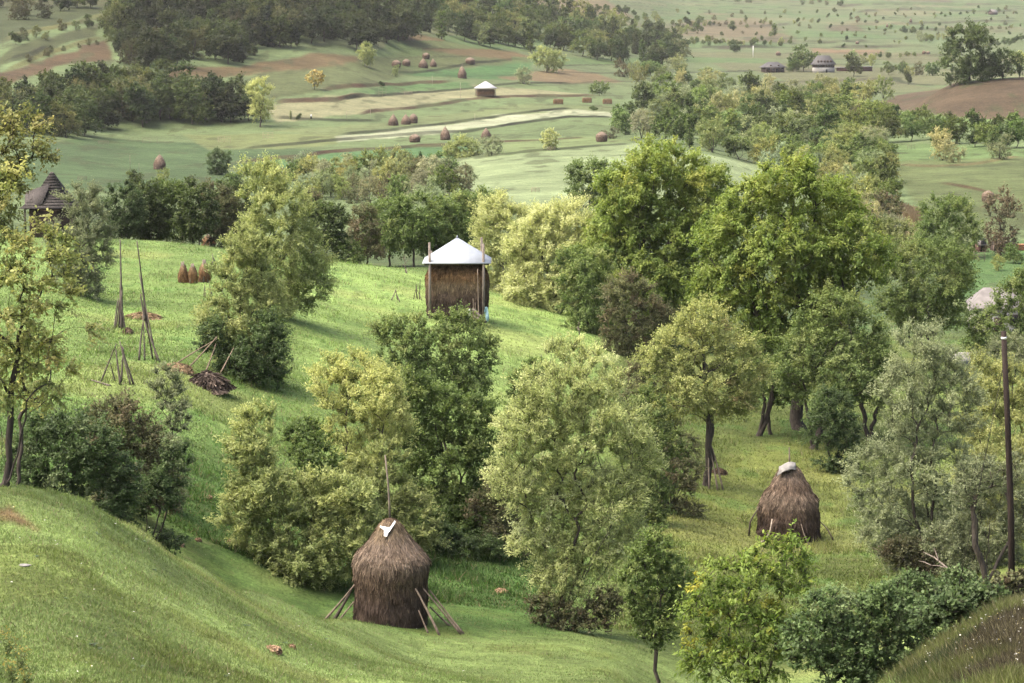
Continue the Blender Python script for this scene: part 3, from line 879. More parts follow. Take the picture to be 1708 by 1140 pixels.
# hedge behind the hump
for i, (u, v, ru, rv, sp, lb_) in enumerate([
    (205, 350, 26, 44, 'shrub_dark', 'dark shrub at the start of the hedge behind the meadow crest'),
    (245, 352, 30, 46, 'dark', 'dark round tree in the hedge over the bright meadow crest'),
    (288, 346, 30, 42, 'apple', 'green tree in the hedge above the small hay racks'),
    (328, 350, 28, 44, 'dark', 'dark tree in the hedge just left of the lone hay rack'),
    (366, 352, 28, 44, 'shrub_brown', 'brown green shrub in the hedge behind the lone hay rack'),
    (398, 356, 24, 44, 'dark', 'dark tree in the hedge touching the tall olive willow')]):
    T('hedge_tree', lb_, 'tree', 236 + 4 * (i % 3), u, [(u, v, ru, rv), (u + 14, v + 14, ru * .8, rv * .7), (u - 12, v + 26, ru * .8, rv * .6)], sp, stems=2, nclump=46,
      seed=30 + i, group='hedge behind the meadow crest', leaf=1.7, maxleaf=14000, shade=.8)
for i, (u, v, ru, rv, sp, lb_) in enumerate([
    (545, 380, 24, 38, 'dark', 'slim dark tree just right of the tall olive willow'),
    (520, 345, 15, 20, 'shrub_brown', 'small bare looking tree above the slim dark tree'),
    (612, 392, 25, 42, 'shrub_brown', 'brownish tree at the near end of the orchard row'),
    (650, 382, 36, 40, 'apple', 'dark apple tree second in the orchard row'),
    (690, 376, 36, 42, 'apple', 'full dark apple tree in the middle of the orchard row'),
    (732, 380, 34, 42, 'apple', 'dark apple tree standing left behind the roofed hay stack'),
    (768, 372, 30, 40, 'apple_light', 'lighter apple tree peeking over the white metal roof'),
    (796, 352, 28, 32, 'apple_light', 'bright green tree between the orchard row and the pale willows'),
    (580, 430, 20, 22, 'apple_light', 'small light green bush at the near foot of the orchard row')]):
    T('orchard_tree', lb_, 'tree', 240 + 3 * (i % 4), u, [(u, v - 6, ru * 1.15, rv * .95), (u + ru * .6, v + 6, ru * .8, rv * .7), (u - ru * .55, v + 10, ru * .8, rv * .7)], sp, stems=1, fork=.25,
      nclump=46, seed=40 + i, group='orchard row behind the roofed hay stack', leaf=1.7, maxleaf=16000)
T('pale_willow', 'rounded pale yellow green willow right of the white metal roof', 'tree', 226, 850,
  [(840, 378, 46, 42), (875, 405, 38, 50), (825, 410, 30, 40), (850, 450, 40, 50)], 'willow_pale', stems=5, nclump=70, seed=50, maxleaf=36000)
T('pale_willow', 'broad palest willow bush in front of the left walnut', 'tree', 212, 915,
  [(930, 380, 48, 34), (890, 420, 46, 50), (945, 425, 42, 55), (900, 478, 50, 42), (925, 505, 42, 24), (970, 400, 30, 40)], 'willow_pale', stems=6, nclump=90, seed=51, maxleaf=45000)
T('meadow_bush', 'mid green bush between the pale willow and the left walnut', 'bush', 200, 985,
  [(985, 462, 36, 36), (972, 508, 34, 32), (958, 450, 26, 32), (1005, 500, 30, 40)], 'apple_light', stems=4, nclump=50, seed=52, leaf=1.3)
T('meadow_bush', 'brownish green bush at the corner of the bright meadow', 'bush', 190, 1050,
  [(1045, 500, 36, 38), (1075, 530, 40, 36), (1028, 530, 22, 30), (1050, 560, 35, 20)], 'shrub_brown', stems=4, nclump=55, seed=53, leaf=1.4)
T('walnut_tree', 'huge yellow green walnut tree, the one left of its twin', 'tree', 206, 1100,
  [(1095, 275, 46, 36), (1060, 322, 50, 42), (1150, 310, 50, 42), (1190, 300, 22, 22), (1035, 380, 50, 52), (1110, 390, 66, 56), (1170, 380, 46, 50), (1010, 430, 36, 42), (1080, 460, 56, 46), (1140, 460, 46, 46), (1100, 520, 46, 36), (1040, 490, 30, 30)],
  'walnut', stems=1, fork=.3, r0=.42, nclump=190, seed=60, maxleaf=120000, fill=.85, depth=1.15)
T('walnut_tree', 'huge yellow green walnut tree with thick trunk above the second haystack', 'tree', 166, 1333,
  [(1310, 308, 54, 36), (1265, 350, 54, 46), (1370, 348, 60, 44), (1222, 410, 50, 46), (1310, 415, 74, 56), (1400, 415, 56, 50), (1448, 432, 36, 36), (1218, 470, 50, 42), (1280, 500, 66, 46), (1370, 485, 56, 42), (1290, 555, 52, 34), (1345, 545, 50, 35)],
  'walnut', forks=[(1318, 600), (1345, 560)], r0=.45, nclump=210, seed=61, maxleaf=140000, leaf=.9, fill=.85, depth=1.15)
T('pear_tree', 'open round topped tree with bare trunk above the wooden props', 'tree', 142, 1178,
  [(1170, 542, 38, 32), (1130, 590, 46, 42), (1190, 580, 46, 46), (1230, 600, 42, 40), (1255, 618, 26, 30), (1098, 608, 32, 30), (1148, 650, 54, 40), (1222, 660, 42, 40), (1105, 665, 32, 36)],
  'pear', forks=[(1178, 640), (1170, 560)], r0=.2, nclump=110, seed=62, maxleaf=60000, fill=.3)
T('dark_shrub', 'brown tinged shrub at the foot of the open round topped tree', 'shrub', 149, 1090,
  [(1080, 640, 32, 46), (1090, 715, 42, 56), (1130, 755, 32, 36), (1070, 775, 28, 30), (1060, 690, 24, 40)], 'shrub_brown', stems=5, nclump=75, seed=63, leaf=1.1)
T('fruit_tree', 'rounded green fruit tree with dead twigs in front of the walnut', 'tree', 158, 1357,
  [(1400, 520, 46, 32), (1370, 568, 52, 46), (1440, 568, 38, 46), (1400, 628, 56, 42), (1340, 618, 40, 42), (1455, 640, 26, 38)], 'apple_light', forks=[(1375, 650), (1340, 660)], r0=.24, nclump=95, seed=64, leaf=1.2, shade=.9)
T('fruit_tree', 'dark fruit tree with two slim trunks left of the walnut trunk', 'tree', 162, 1266,
  [(1270, 600, 28, 38), (1300, 638, 36, 36), (1250, 640, 26, 30)], 'apple', forks=[(1272, 650), (1290, 645)], r0=.17, nclump=45, seed=65, leaf=1.2)
T('fruit_tree', 'thin dark trunked fruit tree close to the walnut trunk', 'tree', 163, 1285,
  [(1300, 600, 28, 30), (1290, 625, 20, 25)], 'apple', forks=[(1287, 655)], r0=.13, nclump=22, seed=66, leaf=1.2)
T('fruit_tree', 'low forked fruit tree with crooked bare limbs', 'tree', 162, 1450,
  [(1452, 610, 30, 38), (1435, 645, 24, 24), (1480, 620, 24, 30)], 'apple', forks=[(1438, 665), (1470, 670)], r0=.16, nclump=40, seed=67, leaf=1.2, shade=.8)
T('low_bush', 'low dark bush growing beneath the fruit trees', 'bush', 151, 1392,
  [(1388, 690, 32, 36), (1400, 728, 32, 22), (1372, 715, 22, 25)], 'shrub_dark', stems=5, nclump=45, seed=68, leaf=1.2)
T('plum_tree', 'dark branched tree beside the barn with grey roof', 'tree', 196, 1562,
  [(1520, 440, 36, 36), (1570, 458, 50, 46), (1540, 508, 56, 42), (1592, 440, 22, 26), (1498, 490, 32, 42), (1580, 508, 24, 32), (1480, 440, 28, 34)], 'apple_light', stems=3, nclump=90, seed=69, leaf=1.3, shade=.85, fill=.35)
T('grey_willow', 'large grey green willow left of the telegraph pole', 'tree', 106, 1555,
  [(1538, 578, 36, 36), (1560, 628, 50, 46), (1510, 650, 42, 50), (1600, 680, 36, 46), (1540, 708, 56, 46), (1572, 788, 60, 46), (1500, 790, 46, 56), (1470, 858, 42, 46), (1560, 868, 66, 50), (1440, 800, 26, 40)],
  'willow_grey', stems=6, nclump=150, seed=70, maxleaf=70000, fill=.4)
T('grey_willow', 'dark scrubby willow at the foot of the telegraph pole', 'tree', 97, 1632,
  [(1640, 830, 42, 50), (1662, 895, 38, 40), (1600, 900, 40, 40), (1690, 850, 30, 60)], 'willow_grey', stems=5, nclump=70, seed=71, shade=.7, fill=.4)
T('dead_tree', 'small crooked tree with bare black limbs near the pole', 'tree', 92, 1645,
  [(1635, 800, 32, 30), (1610, 830, 20, 20), (1670, 790, 30, 30)], 'willow_grey', forks=[(1622, 850), (1690, 855), (1650, 870)], r0=.13, nclump=24, seed=72, shade=.7)
T('yellow_willow', 'yellow olive willow rising behind the telegraph pole', 'tree', 120, 1668,
  [(1640, 640, 36, 42), (1682, 660, 46, 46), (1650, 718, 46, 42), (1702, 730, 36, 50)], 'willow_yellow', stems=4, nclump=70, seed=73, shade=.75)
T('yellow_willow', 'lower yellow olive willow bush at the right edge', 'tree', 112, 1672,
  [(1640, 790, 42, 42), (1682, 830, 46, 46), (1712, 780, 30, 60)], 'willow_yellow', stems=4, nclump=60, seed=74, shade=.62)
T('roadside_tree', 'green tree hiding the barn with grey roof', 'tree', 214, 1690,
  [(1684, 512, 26, 28), (1632, 536, 30, 20), (1708, 488, 32, 36), (1660, 530, 24, 20), (1655, 556, 30, 28), (1700, 560, 40, 36), (1640, 582, 30, 22)], 'apple_light', stems=2, nclump=75, seed=75, leaf=1.5, shade=.9)
T('roadside_tree', 'grey green bushes below the barn at the right edge', 'tree', 170, 1690,
  [(1690, 590, 40, 30), (1650, 605, 30, 25)], 'willow_grey', stems=3, nclump=40, seed=76, leaf=1.4, shade=.8)
T('front_willow', 'big silvery willow bush between the two haystacks', 'tree', 92, 935,
  [(950, 608, 55, 38), (920, 660, 54, 46), (990, 650, 50, 46), (880, 718, 54, 46), (950, 730, 64, 56), (1030, 720, 50, 46), (1060, 768, 36, 46), (868, 800, 46, 46), (940, 818, 74, 56), (1020, 828, 54, 50), (900, 890, 46, 42), (980, 908, 64, 46), (1038, 898, 36, 36), (930, 965, 46, 36)],
  'willow', stems=14, nclump=300, seed=80, leaf=.85, maxleaf=170000, r0=.075, fill=.6, skirt=False)
T('front_shrub', 'dark low shrub under the big silvery willow', 'shrub', 91, 950,
  [(930, 1025, 46, 18), (985, 1022, 40, 18), (905, 1010, 25, 18), (1010, 1005, 30, 20)], 'shrub_brown', stems=5, nclump=50, seed=81, shade=.8)
T('yellow_willow', 'bright yellow green willow tree behind the nearest haystack', 'tree', 106, 600,
  [(590, 622, 46, 28), (568, 668, 40, 42), (630, 668, 46, 42), (600, 718, 56, 42), (655, 718, 36, 36), (545, 640, 22, 22), (610, 770, 45, 30)], 'willow_yellow', stems=4, nclump=110, seed=82, maxleaf=52000, fill=.35)
T('olive_willow', 'spreading olive willow left behind the nearest haystack', 'tree', 96, 510,
  [(428, 718, 32, 36), (418, 768, 42, 42), (440, 828, 54, 46), (540, 838, 50, 46), (590, 850, 36, 56), (480, 888, 56, 46), (418, 858, 36, 46), (550, 908, 46, 46), (480, 948, 56, 32), (610, 930, 25, 40), (560, 960, 40, 30), (425, 925, 36, 40), (450, 960, 36, 28)],
  'willow_olive', stems=6, nclump=150, seed=83, maxleaf=75000, fill=.4)
T('green_tree', 'dark green leafy tree inside the spreading olive willow', 'tree', 101, 520,
  [(508, 738, 36, 36), (530, 785, 40, 42), (520, 830, 34, 36)], 'apple', stems=1, fork=.45, nclump=55, seed=84)
T('apple_tree', 'dark green apple tree in front of the roofed hay stack', 'tree', 131, 745,
  [(650, 558, 26, 30), (700, 568, 42, 40), (758, 555, 46, 34), (800, 588, 26, 30), (718, 618, 56, 36), (772, 628, 46, 36), (652, 608, 22, 26)], 'apple_light', stems=2, fork=.4, nclump=95, seed=85, maxleaf=50000, shade=.92)
T('leafy_tree', 'dark leafy tree mass to the right behind the nearest haystack', 'tree', 113, 765,
  [(690, 658, 32, 32), (740, 690, 50, 42), (790, 698, 36, 36), (710, 740, 46, 46), (770, 768, 50, 46), (818, 768, 22, 42), (720, 818, 46, 46), (790, 838, 50, 46), (740, 888, 50, 36), (820, 878, 30, 36), (660, 700, 24, 34)],
  'apple', stems=4, nclump=150, seed=86, maxleaf=75000)
T('thorn_shrub', 'tangled brown shrub between haystack and silvery willow', 'shrub', 109, 835,
  [(830, 850, 36, 42), (858, 900, 32, 34), (845, 810, 28, 32)], 'shrub_brown', stems=5, nclump=50, seed=87, shade=.8)
T('meadow_bush', 'small dark bush on the meadow above the silvery willow', 'bush', 136, 886,
  [(885, 638, 32, 34), (890, 688, 28, 38), (870, 670, 20, 30)], 'apple', stems=3, nclump=45, seed=88)
T('slim_tree', 'slim dark green tree with thin trunk at the bottom edge', 'tree', 78, 1095,
  [(1090, 916, 34, 30), (1068, 958, 32, 38), (1120, 968, 30, 38), (1092, 1008, 46, 38), (1090, 1050, 34, 26)], 'apple', forks=[(1094, 1050)], r0=.07, nclump=80, seed=89, leaf=.8, maxleaf=50000)
T('walnut_sapling', 'bright green young walnut in front of the second haystack', 'tree', 66, 1240,
  [(1302, 922, 34, 26), (1252, 950, 36, 30), (1190, 962, 32, 32), (1312, 968, 36, 36), (1230, 1010, 50, 40), (1170, 1030, 40, 40), (1290, 1048, 46, 46), (1190, 1095, 46, 36), (1250, 1100, 50, 40)],
  'walnut_young', stems=4, nclump=110, seed=90, maxleaf=50000, fill=.3)
for i, (d, bu, lb_, lobes, sh) in enumerate([
    (61, 1390, 'dark broad leaved shrub right of the young walnut', [(1380, 1020, 36, 30), (1345, 1078, 40, 40), (1400, 1092, 56, 44), (1420, 1130, 50, 30)], .95),
    (62, 1450, 'tall dark shrub in the gully below the second haystack', [(1430, 1038, 46, 44), (1485, 1020, 42, 40), (1490, 1085, 50, 48), (1440, 1100, 45, 40), (1530, 1045, 30, 35)], .85),
    (72, 1535, 'dark shrub at the foot of the grey willow', [(1522, 985, 36, 28), (1570, 1000, 32, 24), (1530, 1030, 40, 30)], .8),
    (74, 1600, 'low dark shrub behind the bare brown bank', [(1600, 975, 34, 22), (1630, 990, 26, 18), (1585, 995, 30, 20)], .8)]):
    T('gully_shrub', lb_, 'shrub', d, bu, lobes, 'shrub_dark', stems=6, nclump=110, seed=91 + i, maxleaf=60000, shade=sh * 1.65, fill=.3)
T('low_shrub', 'dark brush at the foot of the large grey green willow', 'shrub', 103, 1560,
  [(1540, 935, 42, 32), (1590, 940, 40, 32), (1500, 925, 28, 24), (1640, 950, 30, 30)], 'shrub_brown', stems=7, nclump=80, seed=99, shade=.6)
T('low_shrub', 'brown thicket between the pear tree trunk and the silvery willow', 'shrub', 131, 1120,
  [(1110, 770, 36, 32), (1140, 800, 30, 26), (1085, 800, 30, 30)], 'shrub_brown', stems=6, nclump=60, seed=100, shade=.8)
T('olive_willow', 'loose olive willow directly behind the pole of the nearest haystack', 'tree', 103, 640,
  [(642, 790, 38, 46), (618, 850, 40, 46), (668, 850, 34, 44), (640, 905, 44, 36), (700, 890, 34, 36), (585, 800, 28, 36)], 'willow_olive', stems=5, nclump=80, seed=101, maxleaf=40000, shade=.85)
T('thorn_shrub', 'dark scrub right of the nearest haystack under the leafy tree', 'shrub', 107, 780,
  [(770, 925, 40, 30), (815, 930, 36, 30), (740, 900, 30, 30)], 'shrub_dark', stems=6, nclump=50, seed=102)
T('green_shrub', 'green bush squeezed between silvery willow and round topped tree', 'shrub', 126, 1075,
  [(1085, 690, 32, 40), (1065, 740, 34, 44), (1100, 745, 34, 40), (1080, 800, 36, 36)], 'apple_light', stems=5, nclump=60, seed=103, shade=.8)
T('bank_shrub', 'low dark scrub on the brow of the right bank', 'shrub', 50, 1600, [(1585, 1026, 44, 24), (1632, 1002, 38, 22), (1545, 1058, 36, 28), (1515, 1100, 34, 30)], 'shrub_dark', stems=5, nclump=60, seed=104, maxleaf=30000)
T('bank_shrub', 'brown weedy shrub at the foot of the telegraph pole', 'shrub', 51, 1672, [(1664, 986, 28, 20), (1704, 976, 28, 20)], 'shrub_brown', stems=5, nclump=40, seed=105, maxleaf=20000, shade=.8)
# mid distance single trees
for i, (nm, lb_, cat, d, vb, u, lobes, sp, mx) in enumerate([
    ('round_tree', 'dense round dark green tree alone on the pale field', 'tree', 330, 345, 985, [(985, 300, 34, 30), (972, 322, 24, 20), (1000, 322, 24, 20)], 'apple', 14000),
    ('round_tree', 'dense round dark tree in front of the red shed', 'tree', 250, 432, 1578, [(1578, 362, 38, 34), (1556, 395, 28, 30), (1602, 395, 28, 30), (1580, 410, 34, 22)], 'apple', 16000),
    ('rusty_tree', 'nearly bare reddish tree beside the round dark tree', 'tree', 250, 425, 1668, [(1668, 350, 26, 32), (1668, 395, 26, 30)], 'rusty', 6000),
    ('field_bush', 'wide grey bush below the two pale haystacks', 'bush', 400, 263, 770, [(772, 247, 22, 16), (755, 252, 16, 10), (788, 250, 12, 14)], 'willow_olive', 7000),
    ('field_bush', 'grey bush hiding part of a small haystack', 'bush', 400, 260, 820, [(820, 243, 15, 15)], 'willow_grey', 4000),
    ('field_bush', 'small yellowish bush over a wooden field rack', 'bush', 400, 250, 917, [(917, 232, 13, 13)], 'willow_pale', 3000),
    ('field_bush', 'dark bush on the edge of the far green plot', 'bush', 420, 292, 364, [(364, 268, 18, 18), (360, 285, 12, 10)], 'shrub_dark', 5000),
    ('yellow_tree', 'yellow topped tree at the end of the dark far hedge', 'tree', 600, 213, 434, [(434, 150, 19, 17), (434, 178, 18, 22)], 'willow_yellow', 6000),
    ('golden_tree', 'golden leaning tree on the far pasture', 'tree', 600, 150, 524, [(526, 130, 14, 11)], 'golden', 2500),
    ('pollard_tree', 'small rounded pollard tree on the far pasture', 'tree', 600, 112, 612, [(612, 87, 12, 12), (612, 97, 11, 9)], 'willow_olive', 3000),
    ('field_bush', 'grey bush beside the barrack with grey roof', 'bush', 600, 141, 874, [(874, 126, 11, 13)], 'willow_grey', 3000),
    ('field_tree', 'spreading pale tree at the edge of the far wood', 'tree', 700, 121, 912, [(905, 95, 16, 14), (922, 102, 18, 16)], 'willow_olive', 5000),
    ('field_tree', 'small dark spreading tree by the hay blocks', 'tree', 600, 160, 1000, [(1000, 146, 15, 9)], 'apple', 3000),
    ('oak_tree', 'tall dark oak crowning the brown hill', 'tree', 700, 138, 1615, [(1615, 60, 26, 16), (1600, 80, 22, 18), (1635, 72, 22, 18), (1598, 108, 28, 22), (1625, 112, 26, 22), (1640, 100, 20, 20)], 'dark', 14000),
    ('oak_tree', 'smaller dark tree right of the tall oak', 'tree', 700, 133, 1672, [(1672, 105, 16, 20), (1690, 108, 14, 18), (1655, 112, 14, 16)], 'dark', 7000),
    ('field_tree', 'yellowish tree at the right end of the brown hill', 'tree', 700, 130, 1700, [(1700, 100, 10, 12)], 'willow_yellow', 2500)]):
    k = max(1.0, d / 130)
    T(nm, lb_, cat, d, u, lobes, sp, stems=1 if 'tree' in cat else 4, fork=.3, nclump=40 if mx > 4000 else 24, seed=120 + i, vb=vb, leaf=k * .85, maxleaf=mx)
# ------------------------------------------------------------------ far trees: a few kinds built once, every tree its own object
def proto(sp, seed, lobes, stems, leaf=(.62, .40), n=3200, r0=.16, shade=1.0):
    rng = np.random.RandomState(seed)
    S = dict(SPEC[sp]); S['L'], S['W'] = leaf
    SPEC['_p'] = S
    lb = np.array(lobes, float)
    tops = [np.array([0, 0, 4.5])] if stems == 1 else [np.array([rng.normal() * 1.3, rng.normal() * 1.3, rng.uniform(3, 5)]) for _ in range(stems)]
    mb, V, tint = make_tree(rng, np.zeros(3), tops, lb, '_p', r0, 26, 1.0, False, int(n / LAI_K), sides=5, fill=.4)
    tv, tf, tt = np.vstack(mb.v), np.vstack(mb.f), np.vstack(mb.t)
    lf = np.arange(len(V)).reshape(-1, 4) + len(tv)
    whole = mesh_np('far_tree', np.vstack([tv, V]), np.vstack([tf, lf]), [M_BARK, M_LEAF], 4, np.vstack([tt, tint * shade]), midx=[0] * len(tf) + [1] * len(lf))
    trunk = mesh_np('trunk', tv, tf, [M_BARK], 4, tt)
    crown = mesh_np('crown', V, lf - len(tv), [M_LEAF], 4, tint * shade)
    return whole, trunk, crown


def rl(seed, n, w, z0, z1, r):
    g = np.random.RandomState(seed)
    return [(g.uniform(-w, w), g.uniform(-w, w), g.uniform(z0, z1), r * g.uniform(.75, 1.25), r * g.uniform(.75, 1.2), r * g.uniform(.65, 1.0)) for _ in range(n)]


cone = [(0, 0, z, 2.6 * (1 - z / 11), 2.6 * (1 - z / 11), .9) for z in np.arange(1.2, 10, .85)]
PROTO = {
    'dark': [proto('dark', s, rl(s, 8, 2.0, 3.0, 8.0, 2.0), 1) for s in (1, 2, 3)],
    'apple': [proto('apple', s, rl(s, 8, 2.1, 2.6, 7.8, 2.1), 1) for s in (4, 5, 6)],
    'light': [proto('apple_light', s, rl(s, 9, 2.3, 2.4, 7.8, 2.0), 2) for s in (7, 8, 9)],
    'olive': [proto('willow_olive', s, rl(s, 9, 2.1, 1.6, 8.2, 1.9), 3, (.55, .25), shade=.82) for s in (10, 11)],
    'grey': [proto('willow_grey', s, rl(s, 9, 2.2, 1.2, 8.0, 1.9), 4, (.55, .22), r0=.12) for s in (12, 13)],
    'pale': [proto('willow_pale', s, rl(s, 9, 2.3, 1.4, 7.9, 2.0), 4, (.55, .22), r0=.1, shade=.72) for s in (14, 15)],
    'brown': [proto('shrub_brown', s, rl(s, 9, 2.6, 1.2, 7.8, 2.0), 4, (.5, .3), n=2600, r0=.12) for s in (16, 17)],
    'yellow': [proto('willow_yellow', s, rl(s, 8, 2.0, 2.2, 8.0, 1.9), 2, shade=.7) for s in (18,)],
    'rust': [proto('rusty', s, rl(s, 7, 1.8, 2.5, 8.0, 1.9), 1) for s in (19,)],
    'fir': [proto('dark', s, cone, 1, (.7, .3), r0=.13, shade=.8) for s in (20, 21)],
    'tall': [proto('apple', s, [(0, 0, z, 1.3, 1.3, 1.2) for z in (2, 3.6, 5.2, 6.8, 8.4)], 1) for s in (22, 23)],
}
WORD = {'dark': 'dark round crowned tree', 'apple': 'mid green leafy tree', 'light': 'light green spreading tree', 'olive': 'olive green bushy tree',
        'grey': 'grey green bushy willow', 'pale': 'pale silvery willow', 'brown': 'brownish thinning bush', 'yellow': 'yellowing tree', 'rust': 'rust red autumn tree',
        'fir': 'pointed dark conifer', 'tall': 'slim upright green tree'}
NAME = {'dark': 'broadleaf_tree', 'apple': 'leafy_tree', 'light': 'green_tree', 'olive': 'bushy_tree', 'grey': 'grey_willow', 'pale': 'pale_willow', 'brown': 'brown_bush',
        'yellow': 'yellow_tree', 'rust': 'rusty_tree', 'fir': 'conifer_tree', 'tall': 'slim_tree'}
FRNG = random.Random(5)
FARPTS = []


def far_tree(kind, u, v, hpx, dmin, dmax, where, group=None, wide=1.0, tone=1.0, label=None, cat=None):
    g = ground_uv(u, v, dmin, dmax)
    h = hpx * ppm(g[1])
    nm = (NAME[kind] if 'dark wood' not in (group or '') or kind not in ('dark', 'apple') else {'dark': 'forest_tree', 'apple': 'hillside_tree'}[kind])
    whole, trunk, crown = FRNG.choice(PROTO[kind])
    parts = []
    if hpx >= 36:                               # large enough to show trunk and crown
        o = bpy.data.objects.new(nm, None)
        COL.objects.link(o)
        o.empty_display_size = .2
        parts = [obj('trunk', trunk, o), obj('crown', crown, o)]
    else:
        o = obj(nm, whole)
    s = h / 9.6
    o.location = (g[0], g[1], g[2] - .1 * s)
    o.scale = (s * wide * FRNG.uniform(.85, 1.15), s * wide * FRNG.uniform(.85, 1.15), s)
    o.rotation_euler = (0, 0, FRNG.uniform(0, 6.28))
    t = tone * FRNG.uniform(.78, 1.25)
    o.color = (t * FRNG.uniform(.9, 1.14), t, t * FRNG.uniform(.85, 1.12), 1)
    for q in parts:
        q.color = o.color
    setp(o, label or (WORD[kind] + ' ' + where), cat or ('bush' if 'bush' in WORD[kind].split()[-1] else 'tree'), group)
    return o


def inside(p, poly):
    c = False
    for i in range(len(poly)):
        x1, y1 = poly[i]
        x2, y2 = poly[(i + 1) % len(poly)]
        if (y1 > p[1]) != (y2 > p[1]) and p[0] < (x2 - x1) * (p[1] - y1) / (y2 - y1) + x1:
            c = not c
    return c


def fill(poly, su, sv, h0, h1, kinds, dmin, dmax, where, group, tone=1.0, wide=1.0, front=0.0):
    us, vs = [p[0] for p in poly], [p[1] for p in poly]
    v, n, r = min(vs), 0, 0
    ks, ws = list(kinds), list(kinds.values())
    while v < max(vs):
        u = min(us) + (su / 2 if r % 2 else 0)
        while u < max(us):
            p = (u + FRNG.uniform(-.4, .4) * su, v + FRNG.uniform(-.4, .4) * sv)
            if inside(p, poly):
                tu, tv_ = (p[0] - min(us)) / (max(us) - min(us)), p[1]
                lo = not inside((p[0], p[1] + 1.3 * sv), poly)
                wh = ('front edge, ' if lo else '') + ['left part', 'left middle', 'right middle', 'right part'][min(int(tu * 4), 3)]
                h = FRNG.uniform(h0, h1)
                size = 'tall ' if h > h0 + .72 * (h1 - h0) else ('small ' if h < h0 + .28 * (h1 - h0) else '')
                kd = FRNG.choices(ks, ws)[0]
                far_tree(kd, p[0], p[1], h, dmin, dmax, where, group, wide, tone, size + WORD[kd] + ' ' + where + ', ' + wh)
                n += 1
            u += su
        v += sv
        r += 1
    return n


NF = []
NF.append(fill([(178, 40), (182, 92), (228, 128), (288, 112), (340, 97), (400, 112), (425, 86), (530, 82), (600, 88), (668, 78), (690, 52), (640, -60), (178, -60)], 21, 13, 40, 64,
     dict(dark=6, apple=4, fir=2, olive=1.5, brown=.8, tall=1), 650, 1700, 'in the dark upper left wood', 'dark wood on the left hillside', .36))  # low tone: dark trees, with cloud shade and edge falloff painted in
NF.append(fill([(690, 48), (765, 78), (860, 86), (935, 92), (1000, 102), (1062, 114), (1110, 122), (1165, 112), (1120, 80), (1040, 62), (975, 34), (900, 26), (780, 12), (700, -40)], 22, 12, 30, 48,
     dict(dark=5, apple=4, fir=1, olive=2, light=1.5, tall=1), 700, 1900, 'on the wooded ridge', 'wooded ridge above the strips', .68))
NF.append(fill([(-20, 215), (25, 232), (110, 236), (200, 214), (300, 212), (425, 208), (425, 190), (300, 172), (150, 168), (60, 185), (-20, 200)], 25, 12, 54, 76,
     dict(dark=4, apple=5, light=1.5, olive=1), 500, 900, 'in the thick far hedge', 'thick dark far hedge', .46))
NF.append(fill([(1015, 212), (1060, 243), (1130, 246), (1200, 258), (1280, 284), (1330, 300), (1390, 322), (1450, 330), (1485, 300), (1490, 250), (1470, 215), (1440, 190), (1380, 175), (1300, 170), (1200, 176), (1100, 172)], 25, 15, 40, 62,
     dict(light=5, olive=5, apple=4, grey=3, dark=2.5, brown=1, pale=1, tall=1), 400, 1000, 'in the wood behind the walnuts', 'mixed wood behind the walnuts', .88))
NF.append(fill([(1000, 120), (1060, 142), (1180, 166), (1300, 165), (1440, 172), (1480, 166), (1420, 158), (1320, 158), (1230, 150), (1160, 128), (1100, 114)], 25, 14, 26, 40,
     dict(olive=6, pale=2, light=3, apple=1.2, grey=1.5, brown=.7), 800, 1500, 'in the belt below the houses', 'willow belt below the houses', .8))
NF.append(fill([(1390, 325), (1400, 400), (1430, 440), (1500, 440), (1550, 430), (1500, 400), (1480, 340), (1490, 300), (1450, 300)], 32, 20, 46, 66,
     dict(grey=4, brown=3, olive=3, dark=1, light=2), 280, 560, 'in scrub by the reed patch', 'scrub beside the reed patch', .85))
NF.append(fill([(1470, 228), (1560, 244), (1620, 252), (1720, 252), (1720, 234), (1560, 222), (1480, 210)], 27, 13, 36, 52,
     dict(apple=5, dark=2, olive=2, light=2, tall=1), 450, 800, 'in the row under brown hill', 'tree row under the brown hill', .85))
NF.append(fill([(470, 302), (500, 345), (600, 348), (700, 348), (760, 330), (780, 318), (745, 305), (690, 300), (600, 292), (530, 286)], 25, 13, 38, 58,
     dict(brown=4, grey=3, olive=3, apple=1), 330, 560, 'in scrub behind the orchard row', 'scrub behind the orchard row', 1.0))
NF.append(fill([(150, 330), (200, 345), (420, 345), (470, 320), (400, 312), (250, 315)], 34, 16, 26, 40,
     dict(brown=2, dark=2, apple=2, olive=2), 300, 520, 'in scrub behind the left hedge', 'scrub behind the left hedge', .75))
NF.append(fill([(-10, 30), (60, 40), (170, 12), (170, -40), (-10, -40)], 30, 18, 26, 44, dict(dark=4, apple=1, brown=1), 800, 1700,
     'on the upper left corner ledge', 'trees at the upper left corner', .5))
NF.append(fill([(20, 68), (100, 50), (180, 28), (185, 40), (110, 62), (30, 80)], 26, 12, 15, 26, dict(dark=3, brown=3, olive=1), 800, 1500, 'along the upper hill ledge', 'bushes along the hill ledge', .65))
NF.append(fill([(20, 104), (100, 78), (180, 60), (190, 70), (110, 88), (30, 112)], 22, 12, 9, 17, dict(dark=2, brown=4), 800, 1500, 'along the lower hill ledge', 'bushes along the lower ledge', .65))
